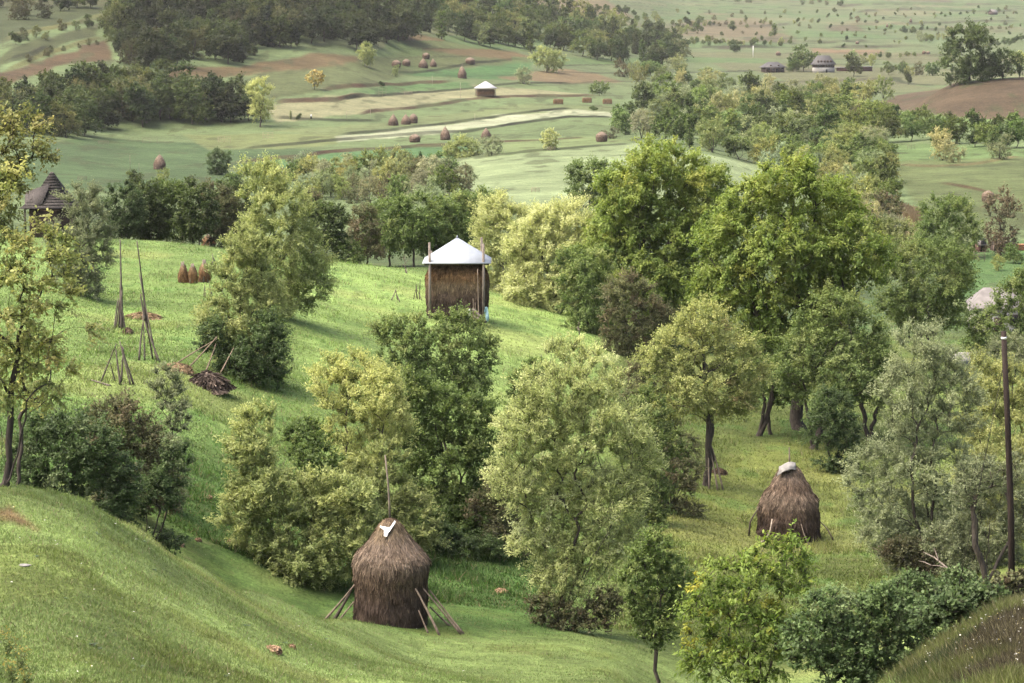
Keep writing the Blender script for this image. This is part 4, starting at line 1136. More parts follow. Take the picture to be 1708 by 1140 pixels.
# far hills
NF.append(fill([(1110, 20), (1708, 14), (1708, 60), (1560, 74), (1400, 84), (1180, 80)], 34, 9, 4, 9, dict(brown=4, dark=3, olive=2, apple=2), 1100, 4300,
     'dotted over the far hillside', 'small trees dotting the far hillside', .85))
for poly, h0, h1, su, sv, dct, wh in [
    ([(1130, 60), (1190, 50), (1180, 38), (1120, 44)], 9, 16, 12, 7, dict(apple=2, dark=2, olive=2), 'in the copse left of the houses'),
    ([(1500, 60), (1545, 56), (1545, 50), (1500, 54)], 8, 12, 9, 6, dict(dark=3, apple=1), 'in the high far copse'),
    ([(1530, 74), (1590, 68), (1590, 60), (1530, 66)], 10, 18, 10, 6, dict(light=3, olive=2, grey=1), 'in the copse by the oak'),
    ([(1640, 84), (1720, 72), (1720, 66), (1640, 78)], 10, 14, 9, 5, dict(apple=2, dark=2), 'in the hedge behind brown hill'),
    ([(1140, 78), (1330, 80), (1330, 74), (1140, 70)], 8, 14, 13, 6, dict(dark=2, apple=3, olive=2), 'in the hedge behind the houses'),
    ([(1310, 122), (1345, 124), (1345, 114), (1310, 112)], 22, 30, 16, 8, dict(apple=2, olive=2), 'beside the far house with dormers'),
    ([(1395, 112), (1460, 116), (1480, 112), (1420, 100)], 14, 22, 17, 9, dict(grey=2, olive=3, light=2), 'behind the long white wall'),
    ([(1455, 122), (1500, 132), (1560, 134), (1580, 128), (1500, 118)], 16, 26, 18, 8, dict(apple=2, olive=3, brown=1, dark=1), 'between the white wall and the oak'),
    ([(1150, 46), (1360, 40), (1360, 37), (1150, 42)], 5, 9, 13, 4, dict(dark=2, brown=2, olive=2), 'in the upper long hedge line'),
    ([(1400, 56), (1690, 50), (1690, 47), (1400, 53)], 4, 8, 13, 4, dict(dark=2, brown=2, olive=2), 'in the middle long hedge line'),
    ([(1440, 98), (1590, 96), (1590, 92), (1440, 94)], 6, 11, 13, 5, dict(dark=2, apple=2, olive=2), 'in the lower hedge by the oak'),
    ([(1380, 30), (1700, 24), (1700, 21), (1380, 27)], 4, 7, 15, 4, dict(dark=2, brown=3), 'in the highest hedge line'),
    ([(960, 40), (1100, 60), (1130, 40), (1000, 12)], 9, 16, 16, 9, dict(apple=3, dark=2, olive=2), 'on the slope over the ridge'),
    ([(1150, 0), (1420, 16), (1420, 6), (1150, -16)], 8, 14, 20, 9, dict(brown=3, dark=2), 'in scrub topping the far hill')]:
    NF.append(fill(poly, su, sv, h0, h1, dct, 900, 4400, wh, wh.replace('in the ', '').replace('on the ', '').replace('in ', ''), .85))
for kind, u, v, h, d0, d1, lab, wide in [
    ('rust', 1430, 39, 12, 1200, 4000, 'rust red round tree alone on the far hillside', 1.2),
    ('dark', 1226, 88, 20, 1000, 2500, 'dark round tree left of the far wooden house', 1.1),
    ('dark', 1222, 52, 14, 1200, 3000, 'dark round tree alone on the far green slope', 1.2),
    ('tall', 1292, 60, 20, 1200, 3000, 'slim tree high on the far slope over the houses', 1.4),
    ('dark', 1424, 128, 38, 900, 1500, 'dense dark oval tree in front of the long white wall', 1.0),
    ('apple', 1340, 120, 42, 900, 1500, 'tall green tree left of the house with dormers', 1.1),
    ('dark', 1515, 142, 24, 800, 1500, 'dark upright tree behind the brown hill', .7),
    ('pale', 1572, 268, 54, 350, 700, 'tan pale bush on the right meadow edge', 1.15),
    ('grey', 1590, 272, 40, 350, 700, 'tan grey bush touching the pale bush', 1.1),
    ('grey', 1668, 266, 44, 350, 700, 'grey round bush beside the wooden meadow rack', 1.0),
    ('brown', 1470, 382, 70, 250, 520, 'bare twiggy grey shrub left of the reeds', 1.2),
    ('pale', 1455, 402, 62, 250, 480, 'pale feathery bush behind the right walnut', .7),
    ('dark', 1370, 262, 82, 400, 900, 'large dark tree in the middle of the mixed wood', .95),
    ('fir', 1304, 224, 52, 500, 1000, 'pointed spruce in the middle of the mixed wood', 1.0),
    ('dark', 1150, 212, 54, 500, 1000, 'dark round tree above the left walnut', .9),
    ('dark', 1118, 214, 52, 500, 1000, 'dark slim tree left of the round one over the walnut', .7),
    ('pale', 1340, 302, 56, 400, 800, 'pale cream willow peeking over the right walnut', 1.0),
    ('dark', 695, 300, 48, 330, 600, 'dark green tree at the edge of the pale field', 1.1),
    ('apple', 735, 302, 46, 330, 600, 'green twin crowned tree at the edge of the pale field', 1.1),
    ('grey', 780, 318, 42, 330, 600, 'thin grey tree last of the scrub at the pale field', .7),
    ('brown', 1018, 232, 22, 500, 900, 'reddish twiggy thicket beside the dark round haystack', 1.6),
    ('dark', 637, 146, 10, 600, 1200, 'small dark bush above a wooden field rack', 1.4),
    ('olive', 660, 128, 20, 700, 1300, 'small olive bush beside the upper haystacks', .7),
    ('dark', 498, 202, 12, 600, 1000, 'small dark bush on the strip edge near the dark hedge', 1.0),
    ('tall', 485, 200, 15, 600, 1000, 'tiny sapling on the strip edge near the dark hedge', .7),
    ('grey', 838, 332, 18, 330, 600, 'tiny bush alone on the pale field', .8),
    ('dark', 990, 186, 10, 600, 1100, 'low dark bush under the hay blocks', 1.6),
    ('grey', 1510, 470, 60, 220, 330, 'grey shrub behind the crooked plum tree', 1.0),
    ('apple', 1690, 440, 34, 260, 420, 'dark bush at the right edge beyond the barn', 1.2),
    ('olive', 1665, 452, 26, 260, 420, 'low bush beyond the barn roof', 1.2),
    ('grey', 1600, 420, 34, 280, 420, 'thin grey tree beside the red shed', 1.0)]:
    far_tree(kind, u, v, h, d0, d1, '', None, wide, .9, lab)
print('far trees', NF, sum(NF), 'leaf quads in near trees', LEAF_TOTAL)
# ------------------------------------------------------------------ hay
HB = A(116, 92, 70, .62)


def hay_geo(prof, seed, strands, slen, sw, layers, lump=.06, segs=56, ell=1.0, wind=.0):
    """verts, faces, tint of a hay body: lumpy lathe plus hanging straws. prof [(z, r)], layers [(z, colour)]"""
    rng = np.random.RandomState(seed)
    pz, pr = np.array([p[0] for p in prof], float), np.array([p[1] for p in prof], float)
    lz, lc = np.array([l[0] for l in layers], float), np.array([l[1] for l in layers], float)

    def rad(z, a):
        r = np.interp(z, pz, pr)
        ca, sa = np.cos(a), np.sin(a)
        n = fbm(ca * 1.6 + 5 + seed, sa * 1.6 + z * .9 + 11, 3) + .5 * fbm(ca * 5 + seed, sa * 5 + z * 2.2, 3)
        band = fbm(z * 2.6 + seed * 3.1 + .5 * ca, 0 * z + 2.0 + .6 * sa, 2) - .5
        return r * (1 + lump * (2.2 * (n - .75) + 2.0 * band))

    def colr(z, a):
        zz = z + .35 * (fbm(np.cos(a) * 2 + seed, np.sin(a) * 2 + z, 3) - .5) * pz[-1] * .3
        return np.stack([np.interp(zz, lz, lc[:, k]) for k in range(3)], -1)
    rows = 46
    zz = np.linspace(pz[0], pz[-1], rows)
    aa = np.linspace(0, 2 * math.pi, segs, endpoint=False)
    Zg, Ag = np.meshgrid(zz, aa, indexing='ij')
    Rg = rad(Zg, Ag)
    V = np.stack([Rg * np.cos(Ag), ell * Rg * np.sin(Ag), Zg], -1).reshape(-1, 3)
    i = np.arange(rows - 1)[:, None] * segs
    k = np.arange(segs)[None, :]
    F = np.stack([i + k, i + (k + 1) % segs, i + segs + (k + 1) % segs, i + segs + k], -1).reshape(-1, 4)
    ft = colr(V[F].mean(1)[:, 2], np.arctan2(V[F].mean(1)[:, 1], V[F].mean(1)[:, 0])) * rng.uniform(.8, 1.1, (len(F), 1))
    # straws
    a = rng.uniform(0, 2 * math.pi, strands)
    w = pr[:-1] + pr[1:]
    z = np.interp(rng.rand(strands), np.r_[0, np.cumsum(w * np.hypot(np.diff(pz), np.diff(pr)))] / (w * np.hypot(np.diff(pz), np.diff(pr))).sum(), pz)
    e = .04 * pz[-1]
    r0, r1 = rad(z, a), rad(np.maximum(z - e, pz[0]), a)
    o = np.stack([np.cos(a), ell * np.sin(a), 0 * a], -1)
    down = nrm(o * (r1 - r0)[:, None] + np.array([0, 0, -1.0]) * e)
    tang = np.stack([-np.sin(a), np.cos(a), 0 * a], -1)
    dirv = nrm(down + tang * rng.normal(wind, .28, strands)[:, None] + o * rng.uniform(.02, .22, strands)[:, None])
    L = slen * rng.uniform(.4, 1.3, strands)
    p = o * (r0 - .02)[:, None] + np.array([0, 0, 1.0]) * z[:, None] - dirv * (L * .3)[:, None]
    sd_ = nrm(np.cross(dirv, o) + rng.normal(0, .35, (strands, 3))) * (sw * rng.uniform(.5, 1.2, strands))[:, None]
    tip = p + dirv * L[:, None]
    tip[:, 2] = np.maximum(tip[:, 2], pz[0] - .02)
    SV = np.stack([p - sd_ * .5, p + sd_ * .5, tip + sd_ * .2, tip - sd_ * .2], 1).reshape(-1, 3)
    SF = np.arange(len(SV)).reshape(-1, 4) + len(V)
    cl_ = .55 + .9 * fbm(a * 5 + seed, z * 4, 3)
    st = colr(z, a) * (rng.uniform(.5, 1.25, strands) * cl_ + (rng.rand(strands) < .08) * .8)[:, None] * np.array([1, .97, .93])
    return np.vstack([V, SV]), np.vstack([F, SF]), np.vstack([ft, st])


def hay_mesh(name, *a, **k):
    v, f, t = hay_geo(*a, **k)
    return mesh_np(name, v, f, [M_HAY], 4, t)


def tube_obj(name, pts, rad, mat, parent=None, tint=(1, 1, 1), sides=6):
    """pts in world metres; the object's origin is its lowest end"""
    pts = np.asarray(pts, float)
    b = pts[np.argmin(pts[:, 2])]
    mb = MB().tube(pts - b, rad, sides, tint)
    return mb.build(name, mat, parent, smooth=True, loc=b)


def pole(name, label, cat, pts, r, group=None, tint=(1, 1, 1), bow=.03):
    pts = [np.asarray(p, float) for p in pts]
    if len(pts) == 2:
        a, b = pts
        L = np.linalg.norm(b - a)
        rg = np.random.RandomState(int(abs(a[0] * 997 + b[2] * 131)) % 9999)
        m = (a + b) / 2 + rg.normal(0, bow, 3) * L
        pts = [(1 - t) ** 2 * a + 2 * t * (1 - t) * m + t * t * b for t in np.linspace(0, 1, 7)]
    o = tube_obj(name, pts, np.linspace(r, r * .6, len(pts)), M_WOOD, None, tint)
    return setp(o, label, cat, group)


def sheet(name, label, cat, pts_grid, mat, thick=.012):
    """a thin cloth through a grid of world points"""
    g = np.asarray(pts_grid, float)
    for ax in (0, 1):                                   # finer grid with creases and a ragged edge
        k = g.shape[ax]
        xs = np.linspace(0, k - 1, (k - 1) * 5 + 1)
        g = np.moveaxis(pchip(np.arange(k), np.moveaxis(g, ax, 0).reshape(k, -1), xs).reshape(len(xs), *np.moveaxis(g, ax, 0).shape[1:]), 0, ax)
    n, m = g.shape[:2]
    span = np.linalg.norm(g[0, 0] - g[-1, -1])
    iu, iv = np.meshgrid(np.arange(n), np.arange(m), indexing='ij')
    for q in range(3):
        g[..., q] += span * (.09 if q == 1 else .05) * (fbm(iu * .33 + 7 * q + span * 10, iv * .33 + 3 * q, 3) - .5)
        g[[0, -1], :, q] += span * .06 * (fbm(iv[[0, -1]] * .8 + q, iu[[0, -1]] + 5.0 * q, 2) - .5)
    b = g.reshape(-1, 3).mean(0)
    V = (g - b).reshape(-1, 3)
    idx = np.arange(n * m).reshape(n, m)
    F = np.stack([idx[:-1, :-1], idx[:-1, 1:], idx[1:, 1:], idx[1:, :-1]], -1).reshape(-1, 4)
    me = mesh_np(name, V, F, [mat], 4, smooth=True)
    o = obj(name, me, None, b)
    md = o.modifiers.new('thickness', 'SOLIDIFY')
    md.thickness = thick
    return setp(o, label, cat)


M_PLASTIC = mat_tinted('white_plastic', (.6, .59, .56), .4, 3, .12, .3, use_tint=False, spec=.5)
M_CANVAS = mat_tinted('pale_canvas', (.17, .163, .15), .8, 4, .2, .3, use_tint=False)
M_BLUE = mat_tinted('blue_cloth', (.2, .32, .36), .8, 5, .2, .3, use_tint=False)

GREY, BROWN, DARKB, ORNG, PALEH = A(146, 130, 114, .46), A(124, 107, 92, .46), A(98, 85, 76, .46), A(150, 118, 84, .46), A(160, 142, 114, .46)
# nearest haystack
D1 = 87.6
k1 = ppm(D1)
g1 = ground_ud(652, D1)
hs1 = empty('haystack', g1, 'nearest and largest haystack with tall bare pole and white plastic strip', 'haystack')
VB1 = float(project(*g1)[1])
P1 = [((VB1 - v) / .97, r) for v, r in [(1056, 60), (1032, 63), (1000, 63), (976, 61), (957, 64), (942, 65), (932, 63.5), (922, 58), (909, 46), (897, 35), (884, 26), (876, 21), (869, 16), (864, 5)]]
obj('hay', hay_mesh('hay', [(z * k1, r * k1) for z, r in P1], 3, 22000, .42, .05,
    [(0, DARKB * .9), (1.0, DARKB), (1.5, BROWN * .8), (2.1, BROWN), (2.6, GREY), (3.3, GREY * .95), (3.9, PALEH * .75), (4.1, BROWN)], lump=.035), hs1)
tube_obj('centre_pole', np.array([[0, 0, (VB1 - 872) / .97 * k1], [-.03, 0, (VB1 - 840) / .97 * k1], [-.07, 0, (VB1 - 805) / .97 * k1], [-.18, 0, (VB1 - 758) / .97 * k1]]), [.05, .045, .04, .03], M_WOOD, hs1, (1.3, 1.25, 1.15))


def on_stack(u, v, d):
    return at(u, v, d)


for i, (u0, v0, u1, v1, dd0, dd1, lab, r) in enumerate([
    (539.5, 1033, 592, 975, -.6, -.4, 'longest thin prop on the left side of the nearest haystack', .05),
    (555, 1030, 586, 984, -.3, -.2, 'thick dark middle prop left of the nearest haystack', .075),
    (563, 1036, 590, 1004, -.9, -.5, 'short thin prop left of the nearest haystack', .04),
    (734, 1056, 693, 982, -1.9, -1.1, 'thick knotty prop on the front right of the nearest haystack', .06),
    (715, 1045, 698, 1018, -1.7, -1.3, 'short thin prop low on the front of the nearest haystack', .04),
    (775, 1058, 717, 985, -1.0, -.3, 'outermost long prop right of the nearest haystack', .055),
    (771, 1056, 706, 982, -1.2, -.8, 'second long prop crossing the outermost one right of the nearest haystack', .05),
    (753, 1045, 717, 1012, .2, .3, 'dark prop behind the two long ones right of the nearest haystack', .055)]):
    a = ground_ud(u0, D1 + dd0)
    pole('prop_pole', lab, 'pole', [a - [0, 0, .06], at(u1, v1, D1 + dd1)], r, 'props leaning on the nearest haystack', (1.1, 1.0, .9) if i != 1 else (.45, .42, .4), .02)
# white plastic strip hanging on its top
top1 = lambda u, v: at(u, v, D1 - np.interp(v, [865, 880, 896, 905], [.25, .52, .82, .95]))
sheet('plastic_strip', 'white plastic strip tied around the top of the nearest haystack', 'plastic sheet',
      [[top1(634, 877), top1(640, 879), top1(650, 880), top1(658, 868)], [top1(634, 880), top1(641, 884), top1(649, 886), top1(660, 871)],
       [top1(641, 882), top1(644, 888), top1(647, 890), top1(651, 883)], [top1(640, 894), top1(641, 895), top1(644, 896), top1(645, 895)]], M_PLASTIC)
# second haystack
D2 = 128.6
k2 = ppm(D2)
g2 = ground_ud(1315, D2)
hs2 = empty('haystack', g2, 'brown haystack with white sheet on its top behind the young walnut', 'haystack')
VB2 = float(project(*g2)[1])
P2 = [((VB2 - v) / .975, r) for v, r in [(912, 50), (894, 52), (870, 51.5), (850, 50.5), (840, 49), (832, 46.5), (824, 42.5), (816, 37), (808, 32), (800, 27), (792, 22.5), (785, 19), (779, 14), (775, 4)]]
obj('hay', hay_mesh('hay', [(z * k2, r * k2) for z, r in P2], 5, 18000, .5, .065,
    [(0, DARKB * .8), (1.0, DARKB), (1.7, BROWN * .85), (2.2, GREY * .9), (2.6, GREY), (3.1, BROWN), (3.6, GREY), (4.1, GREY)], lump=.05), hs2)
tube_obj('centre_pole', np.array([[0, 0, (VB2 - 785) / .975 * k2], [0, 0, (VB2 - 765) / .975 * k2], [-.03, 0, (VB2 - 746) / .975 * k2]]), [.05, .05, .03], M_WOOD, hs2, (1, .95, .9))
for pts, lab, r in [
    ([(1249, 884, -1.2), (1251, 872, -1.1), (1257, 860, -.9), (1267, 846, -.6)], 'dark bowed prop left of the second haystack', .055),
    ([(1266, 913, -2.4), (1276, 901, -2.3), (1284, 888, -2.0), (1288, 866, -1.75)], 'pale bowed branch prop in front of the second haystack', .06),
    ([(1391, 901, -.6), (1382, 886, -.5), (1374, 876, -.3), (1362, 866, -.1)], 'straight prop right of the second haystack', .05),
    ([(1351, 915, -2.5), (1345, 900, -2.2), (1340, 888, -1.9), (1336, 874, -1.7)], 'thin prop against the front right of the second haystack', .04)]:
    w = [at(u, v, D2 + dd) for u, v, dd in pts]
    w[0] = ground_ud(pts[0][0], D2 + pts[0][2]) - [0, 0, .05]
    pole('prop_pole', lab, 'pole', w, r, 'props leaning on the second haystack', (.5, .46, .42) if 'dark' in lab else ((1.9, 1.85, 1.75) if 'pale' in lab else (1, .95, .85)))
t2 = lambda u, v, dd: at(u, v, D2 + dd)
sheet('cap_sheet', 'crumpled white sheet over the tip of the second haystack', 'sheet',
      [[t2(1296, 794, -.55), t2(1305, 788, -.85), t2(1316, 784, -.85), t2(1328, 784, -.5)],
       [t2(1298, 786, -.5), t2(1306, 780, -.65), t2(1316, 777, -.6), t2(1328, 778, -.35)],
       [t2(1300, 779, -.1), t2(1308, 774, -.1), t2(1318, 771, -.05), t2(1327, 773, 0)],
       [t2(1302, 780, .5), t2(1309, 775, .5), t2(1318, 773, .5), t2(1326, 776, .4)]], M_CANVAS, .02)

# ------------------------------------------------------------------ roofed hay barrack on the meadow
D3 = 187.0
k3 = ppm(D3)
g3 = ground_ud(763, D3)


def mat_roof(name, col, rib=10.0, rough=.35, metal=.3):
    m, nt, N, P = new_mat(name)
    tc = N.new('ShaderNodeTexCoord')
    wv = N.new('ShaderNodeTexWave'); wv.wave_type = 'BANDS'; wv.bands_direction = 'X'; wv.inputs['Scale'].default_value = rib / 3; wv.inputs['Distortion'].default_value = 0
    nt.links.new(tc.outputs['Object'], wv.inputs[0])
    nz = N.new('ShaderNodeTexNoise'); nz.inputs['Scale'].default_value = 1.4; nz.inputs['Detail'].default_value = 5
    nt.links.new(tc.outputs['Object'], nz.inputs[0])
    rp = N.new('ShaderNodeMapRange'); rp.inputs[1].default_value = .3; rp.inputs[2].default_value = .75; rp.inputs[3].default_value = .85; rp.inputs[4].default_value = 1.05
    nt.links.new(nz.outputs[0], rp.inputs[0])
    mx = N.new('ShaderNodeMix'); mx.data_type = 'RGBA'; mx.blend_type = 'MULTIPLY'; mx.inputs[0].default_value = 1; mx.inputs[6].default_value = (*col, 1)
    nt.links.new(rp.outputs[0], mx.inputs[7]); nt.links.new(mx.outputs[2], P.inputs['Base Color'])
    bp = N.new('ShaderNodeBump'); bp.inputs['Strength'].default_value = .5; bp.inputs['Distance'].default_value = .03
    nt.links.new(wv.outputs['Fac'], bp.inputs['Height']); nt.links.new(bp.outputs[0], P.inputs['Normal'])
    P.inputs['Roughness'].default_value = rough
    P.inputs['Metallic'].default_value = metal
    return m


M_TIN = mat_roof('white_tin', (.25, .275, .3), 10, .5, .0)
M_OLDROOF = mat_roof('grey_roof', (.036, .033, .031), 6, .7, 0)


def pyramid_roof(hw, hd, h, ze, over=.06, ridge=0.0, flare=.0):
    """hipped roof with thickness; half width hw, half depth hd, eave at ze"""
    mb = MB()
    z1 = ze + h
    C = np.array([[-hw, -hd, ze], [hw, -hd, ze], [hw, hd, ze], [-hw, hd, ze]])
    Mi = np.array([[-hw * .52 - ridge * .5, -hd * .52, ze + h * (.48 - flare)], [hw * .52 + ridge * .5, -hd * .52, ze + h * (.48 - flare)], [hw * .52 + ridge * .5, hd * .52, ze + h * (.48 - flare)], [-hw * .52 - ridge * .5, hd * .52, ze + h * (.48 - flare)]])
    r = max(ridge, .03)
    T = np.array([[-r, -.03, z1], [r, -.03, z1], [r, .03, z1], [-r, .03, z1]])
    V = np.vstack([C, Mi, T])
    V2 = V - [0, 0, over]
    f = []
    for b in (0, 4):
        for i in range(4):
            j = (i + 1) % 4
            f.append([b + i, b + j, b + 4 + j, b + 4 + i])
    f.append([8, 9, 10, 11])
    lo = [[q[3] + 12, q[2] + 12, q[1] + 12, q[0] + 12] for q in f]
    ed = [[j, i, i + 12, j + 12] for i, j in ((0, 1), (1, 2), (2, 3), (3, 0))]
    mb.add(np.vstack([V, V2]), f + lo + ed)
    return mb


bar = empty('hay_barrack', g3, 'roofed hay barrack with white metal roof on tall posts', 'hay barrack')
W3, Dp3, E3 = 2.76, 2.6, 97 * k3
rf = pyramid_roof(W3, Dp3, 1.85, E3).build('roof', M_TIN, bar)
MB().tube([[0, 0, E3 + 1.75], [0, 0, E3 + 2.05]], [.12, .02], 6).build('finial', M_TIN, rf)
for x, y, h in [(-2.17, -2.42, 6.35), (2.15, -2.42, 6.25), (1.95, 2.3, 6.4), (-2.2, 2.3, 5.3)]:
    MB().tube([[x, y, -.4], [x * 1.0 + .02, y, h * .5], [x, y, h]], [.12, .115, .1], 8, (1.3, 1.28, 1.25)).build('post', M_WOOD, bar, smooth=True)
for y in (-2.22, 2.22):
    MB().tube([[-2.6, y, E3 - .14], [2.6, y, E3 - .12]], .07, 6, (.8, .75, .7)).build('beam', M_WOOD, bar)
hv, hf, ht = hay_geo([(-.3, 2.5), (0, 2.56), (.8, 2.62), (1.8, 2.72), (2.8, 2.76), (3.5, 2.66), (4.0, 2.45), (4.35, 2.1), (4.62, 1.2), (4.7, .1)], 8, 20000, .5, .08,
                     [(0, DARKB * .85), (1.4, DARKB * 1.05), (2.3, BROWN), (2.9, PALEH * .75), (3.6, ORNG), (4.3, ORNG * .7)], lump=.03)
# square the round heap up a little
rr = np.hypot(hv[:, 0], hv[:, 1]) + 1e-6
aa = np.arctan2(hv[:, 1], hv[:, 0])
hv[:, :2] *= ((np.abs(np.cos(aa)) ** 5 + np.abs(np.sin(aa)) ** 5) ** (-1 / 5.0) * .93)[:, None]
hv[:, 1] *= .84
hb = obj('hay_heap', mesh_np('hay_heap', hv, hf, [M_HAY], 4, ht), None, g3)
setp(hb, 'big orange brown hay heap stored under the white metal roof', 'hay')
y3 = D3 - 2.75
for u0, v0, u1, v1, lab, r in [
    (799, 524, 796.5, 449, 'tall thin pole leaning on the roofed hay heap', .05),
    (790, 535, 789, 498, 'short thin pole beside the boards at the roofed hay heap', .035),
    (793, 534, 792.5, 505, 'shortest thin pole in front of the roofed hay heap', .035)]:
    pole('leaning_pole', lab, 'pole', [ground_ud(u0, y3 - .5) - [0, 0, .05], at(u1, v1, y3 + .05)], r, None, (1.3, 1.2, 1.05), .01)
for a, b, lab in [((788, 515), (811, 538), 'long grey board sloping in front of the roofed hay heap'), ((791, 528), (800, 533), 'short board under the sloping one at the hay heap')]:
    p, q = at(*a, y3 - .3), at(*b, y3 - .7)
    mb = MB().tube([[0, 0, 0], (q - p) / 2, q - p], [.11, .11, .11], 4)
    setp(mb.build('wooden_board', M_WOOD, None, loc=p), lab, 'board')
c3 = lambda u, v, dd=0: at(u, v, y3 - .15 + dd)
sheet('blue_cloth', 'pale blue cloth hanging on the right barrack post', 'cloth',
      [[c3(809, 513), c3(811, 512, -.05), c3(813, 513)], [c3(808, 522, -.1), c3(811, 521, .05), c3(815, 521, -.1)], [c3(809, 530), c3(812, 531, -.12), c3(816, 530)], [c3(811, 537), c3(813, 538, -.05), c3(815, 537)]], M_BLUE)
sheet('white_cloth', 'small whitish cloth hanging low on the hay heap', 'cloth',
      [[c3(782, 515), c3(784, 515, -.04)], [c3(780, 522, -.08), c3(785, 521)], [c3(780, 528), c3(786, 528, -.05)]], M_PLASTIC)

# ------------------------------------------------------------------ bundles of poles, hay racks
def bundle(name, label, cat, u, d, legs, group=None, r=.05, part='pole'):
    """legs: (foot u, foot v or None, top u, top v, depth offset of foot, of top)"""
    g = ground_ud(u, d)
    root = empty(name, g, label, cat, group)
    for (u0, v0, u1, v1, e0, e1) in legs:
        a = ground_ud(u0, d + e0) if v0 is None else at(u0, v0, d + e0)
        b = at(u1, v1, d + e1)
        rg = np.random.RandomState(int(u0 * 7 + v1) % 9999)
        L = np.linalg.norm(b - a)
        m = (a + b) / 2 + rg.normal(0, .018, 3) * L
        pts = np.array([(1 - t) ** 2 * a + 2 * t * (1 - t) * m + t * t * b for t in np.linspace(0, 1, 8)])
        rr_ = r * rg.uniform(.7, 1.15)
        tn = rg.uniform(.55, 1.15)
        MB().tube(pts - g, np.linspace(rr_, rr_ * .45, 8), 6, (tn, tn * .97, tn * .94)).build(part, M_WOOD, root, smooth=True)
    return root


N_ = None
bundle('pole_bundle', 'tall pole with shorter poles stacked round its foot beside the dark hay pile', 'pole bundle', 203, 150,
       [(204, N_, 200.5, 400, 0, 0), (191, N_, 197, 498, -.5, -.2), (194, N_, 199, 502, .3, 0), (202, N_, 203.4, 485, -.4, -.1), (206, N_, 204, 478, .2, .1), (199, N_, 201, 470, .4, .1), (208, N_, 205, 520, -.2, -.1)], r=.085)
bundle('pole_bundle', 'tallest leaning bundle of poles fanning out in front of the straw scatter', 'pole bundle', 245, 132,
       [(266.5, N_, 240, 530, -.6, 0), (262, N_, 232, 455, -.2, 0), (241.5, N_, 238, 525, -.3, 0), (232, N_, 239, 535, -.6, 0), (255, N_, 240, 528, .5, .1), (247, 556, 228.4, 402, 0, 0.1), (244, 540, 235, 462, .1, 0), (242, 535, 234, 490, -.1, -.1)], r=.07)
bundle('pole_bundle', 'wide open tepee of poles above the brown hedge shrub', 'pole bundle', 200, 119,
       [(168, N_, 194, 574, 0, 0), (201, N_, 193, 583, -.5, 0), (218, N_, 199.5, 569, -.3, 0), (223, N_, 203, 577, 0, .1), (192, N_, 184, 606, .6, .3), (202, N_, 206, 580, .4, .2), (184, N_, 152, 634, -.8, -.4)], r=.065)
bundle('pole_rack', 'tall thin pole frame by the grey bushy willow', 'pole rack', 152, 182, [(158.5, N_, 147, 404, 0, 0), (145, N_, 149, 404, .5, 0), (153, N_, 150, 425, .3, .2)], r=.06)
bundle('pole_rack', 'upright pole pair standing between two thin pole racks', 'pole rack', 139, 172, [(138.5, N_, 139, 450, 0, 0), (142.5, N_, 140, 441, .4, .1), (136, N_, 138.5, 470, -.3, 0)], r=.055)
bundle('pole_rack', 'small pole tripod lowest by the yellowing tree', 'pole rack', 126, 168, [(131, N_, 124.5, 461, 0, 0), (121.5, N_, 125, 463, -.4, 0), (126, N_, 124, 468, .5, 0)], r=.055)
bundle('pole_rack', 'bare grey pole tripod right of the three small hay racks', 'pole rack', 359, 196, [(355, N_, 354.5, 423, -.4, 0), (364.5, N_, 354, 426, 0, 0), (361, N_, 355, 430, .5, .1), (352, N_, 355, 436, .6, 0)], r=.055)
bundle('pole_rack', 'pair of short reddish stakes below the tall small hay rack', 'pole rack', 347, 172, [(343, N_, 341, 474, 0, 0), (340, N_, 341.5, 478, .4, 0), (352, N_, 349, 470, 0, 0), (356, N_, 350, 480, .2, .1)], r=.05)
bundle('pole_tripod', 'small stick tripod, the left of two beside the hay barrack', 'tripod', 660, ground_uv(660, 502, 150)[1], [(653, N_, 661, 482, -.3, 0), (667, N_, 659, 484, -.3, 0), (663, N_, 660, 484, .5, .1)], r=.05)
bundle('pole_tripod', 'small stick tripod, the one touching the hay barrack hay', 'tripod', 697, ground_uv(697, 500, 150)[1], [(690, N_, 696, 476, -.3, 0), (704, N_, 694, 480, -.3, 0), (700, N_, 701, 466, .3, .1), (696, N_, 694, 474, .4, 0)], r=.05)
bundle('branchy_pole', 'white dead branchy pole before the orchard row', 'pole', 676, ground_uv(677, 456, 180)[1], [(677, N_, 674.5, 428, 0, 0), (677, 447, 671, 441, 0, -.1), (676, 440, 680, 434, 0, .1), (675.5, 436, 672, 430, 0, 0), (679, N_, 676, 446, -.3, 0)], r=.05)
for i, (u, v0, v1, lab) in enumerate([(966.5, 566, 537, 'forked grey stake above the silvery willow'), (904, 618, 593, 'thin grey fence stake by the small dark meadow bush'), (384, 408, 379, 'tall grey stake at the meadow crest beside the tall willow')]):
    d = ground_uv(u, v0, 120)[1] if i < 2 else 213
    bundle('stake', lab, 'stake', u, d, [(u, N_, u - 1, v1, 0, 0)] + ([(u - .5, v0 - 14, u - 4, v1 + 8, 0, .1)] if i == 0 else []), r=.075)


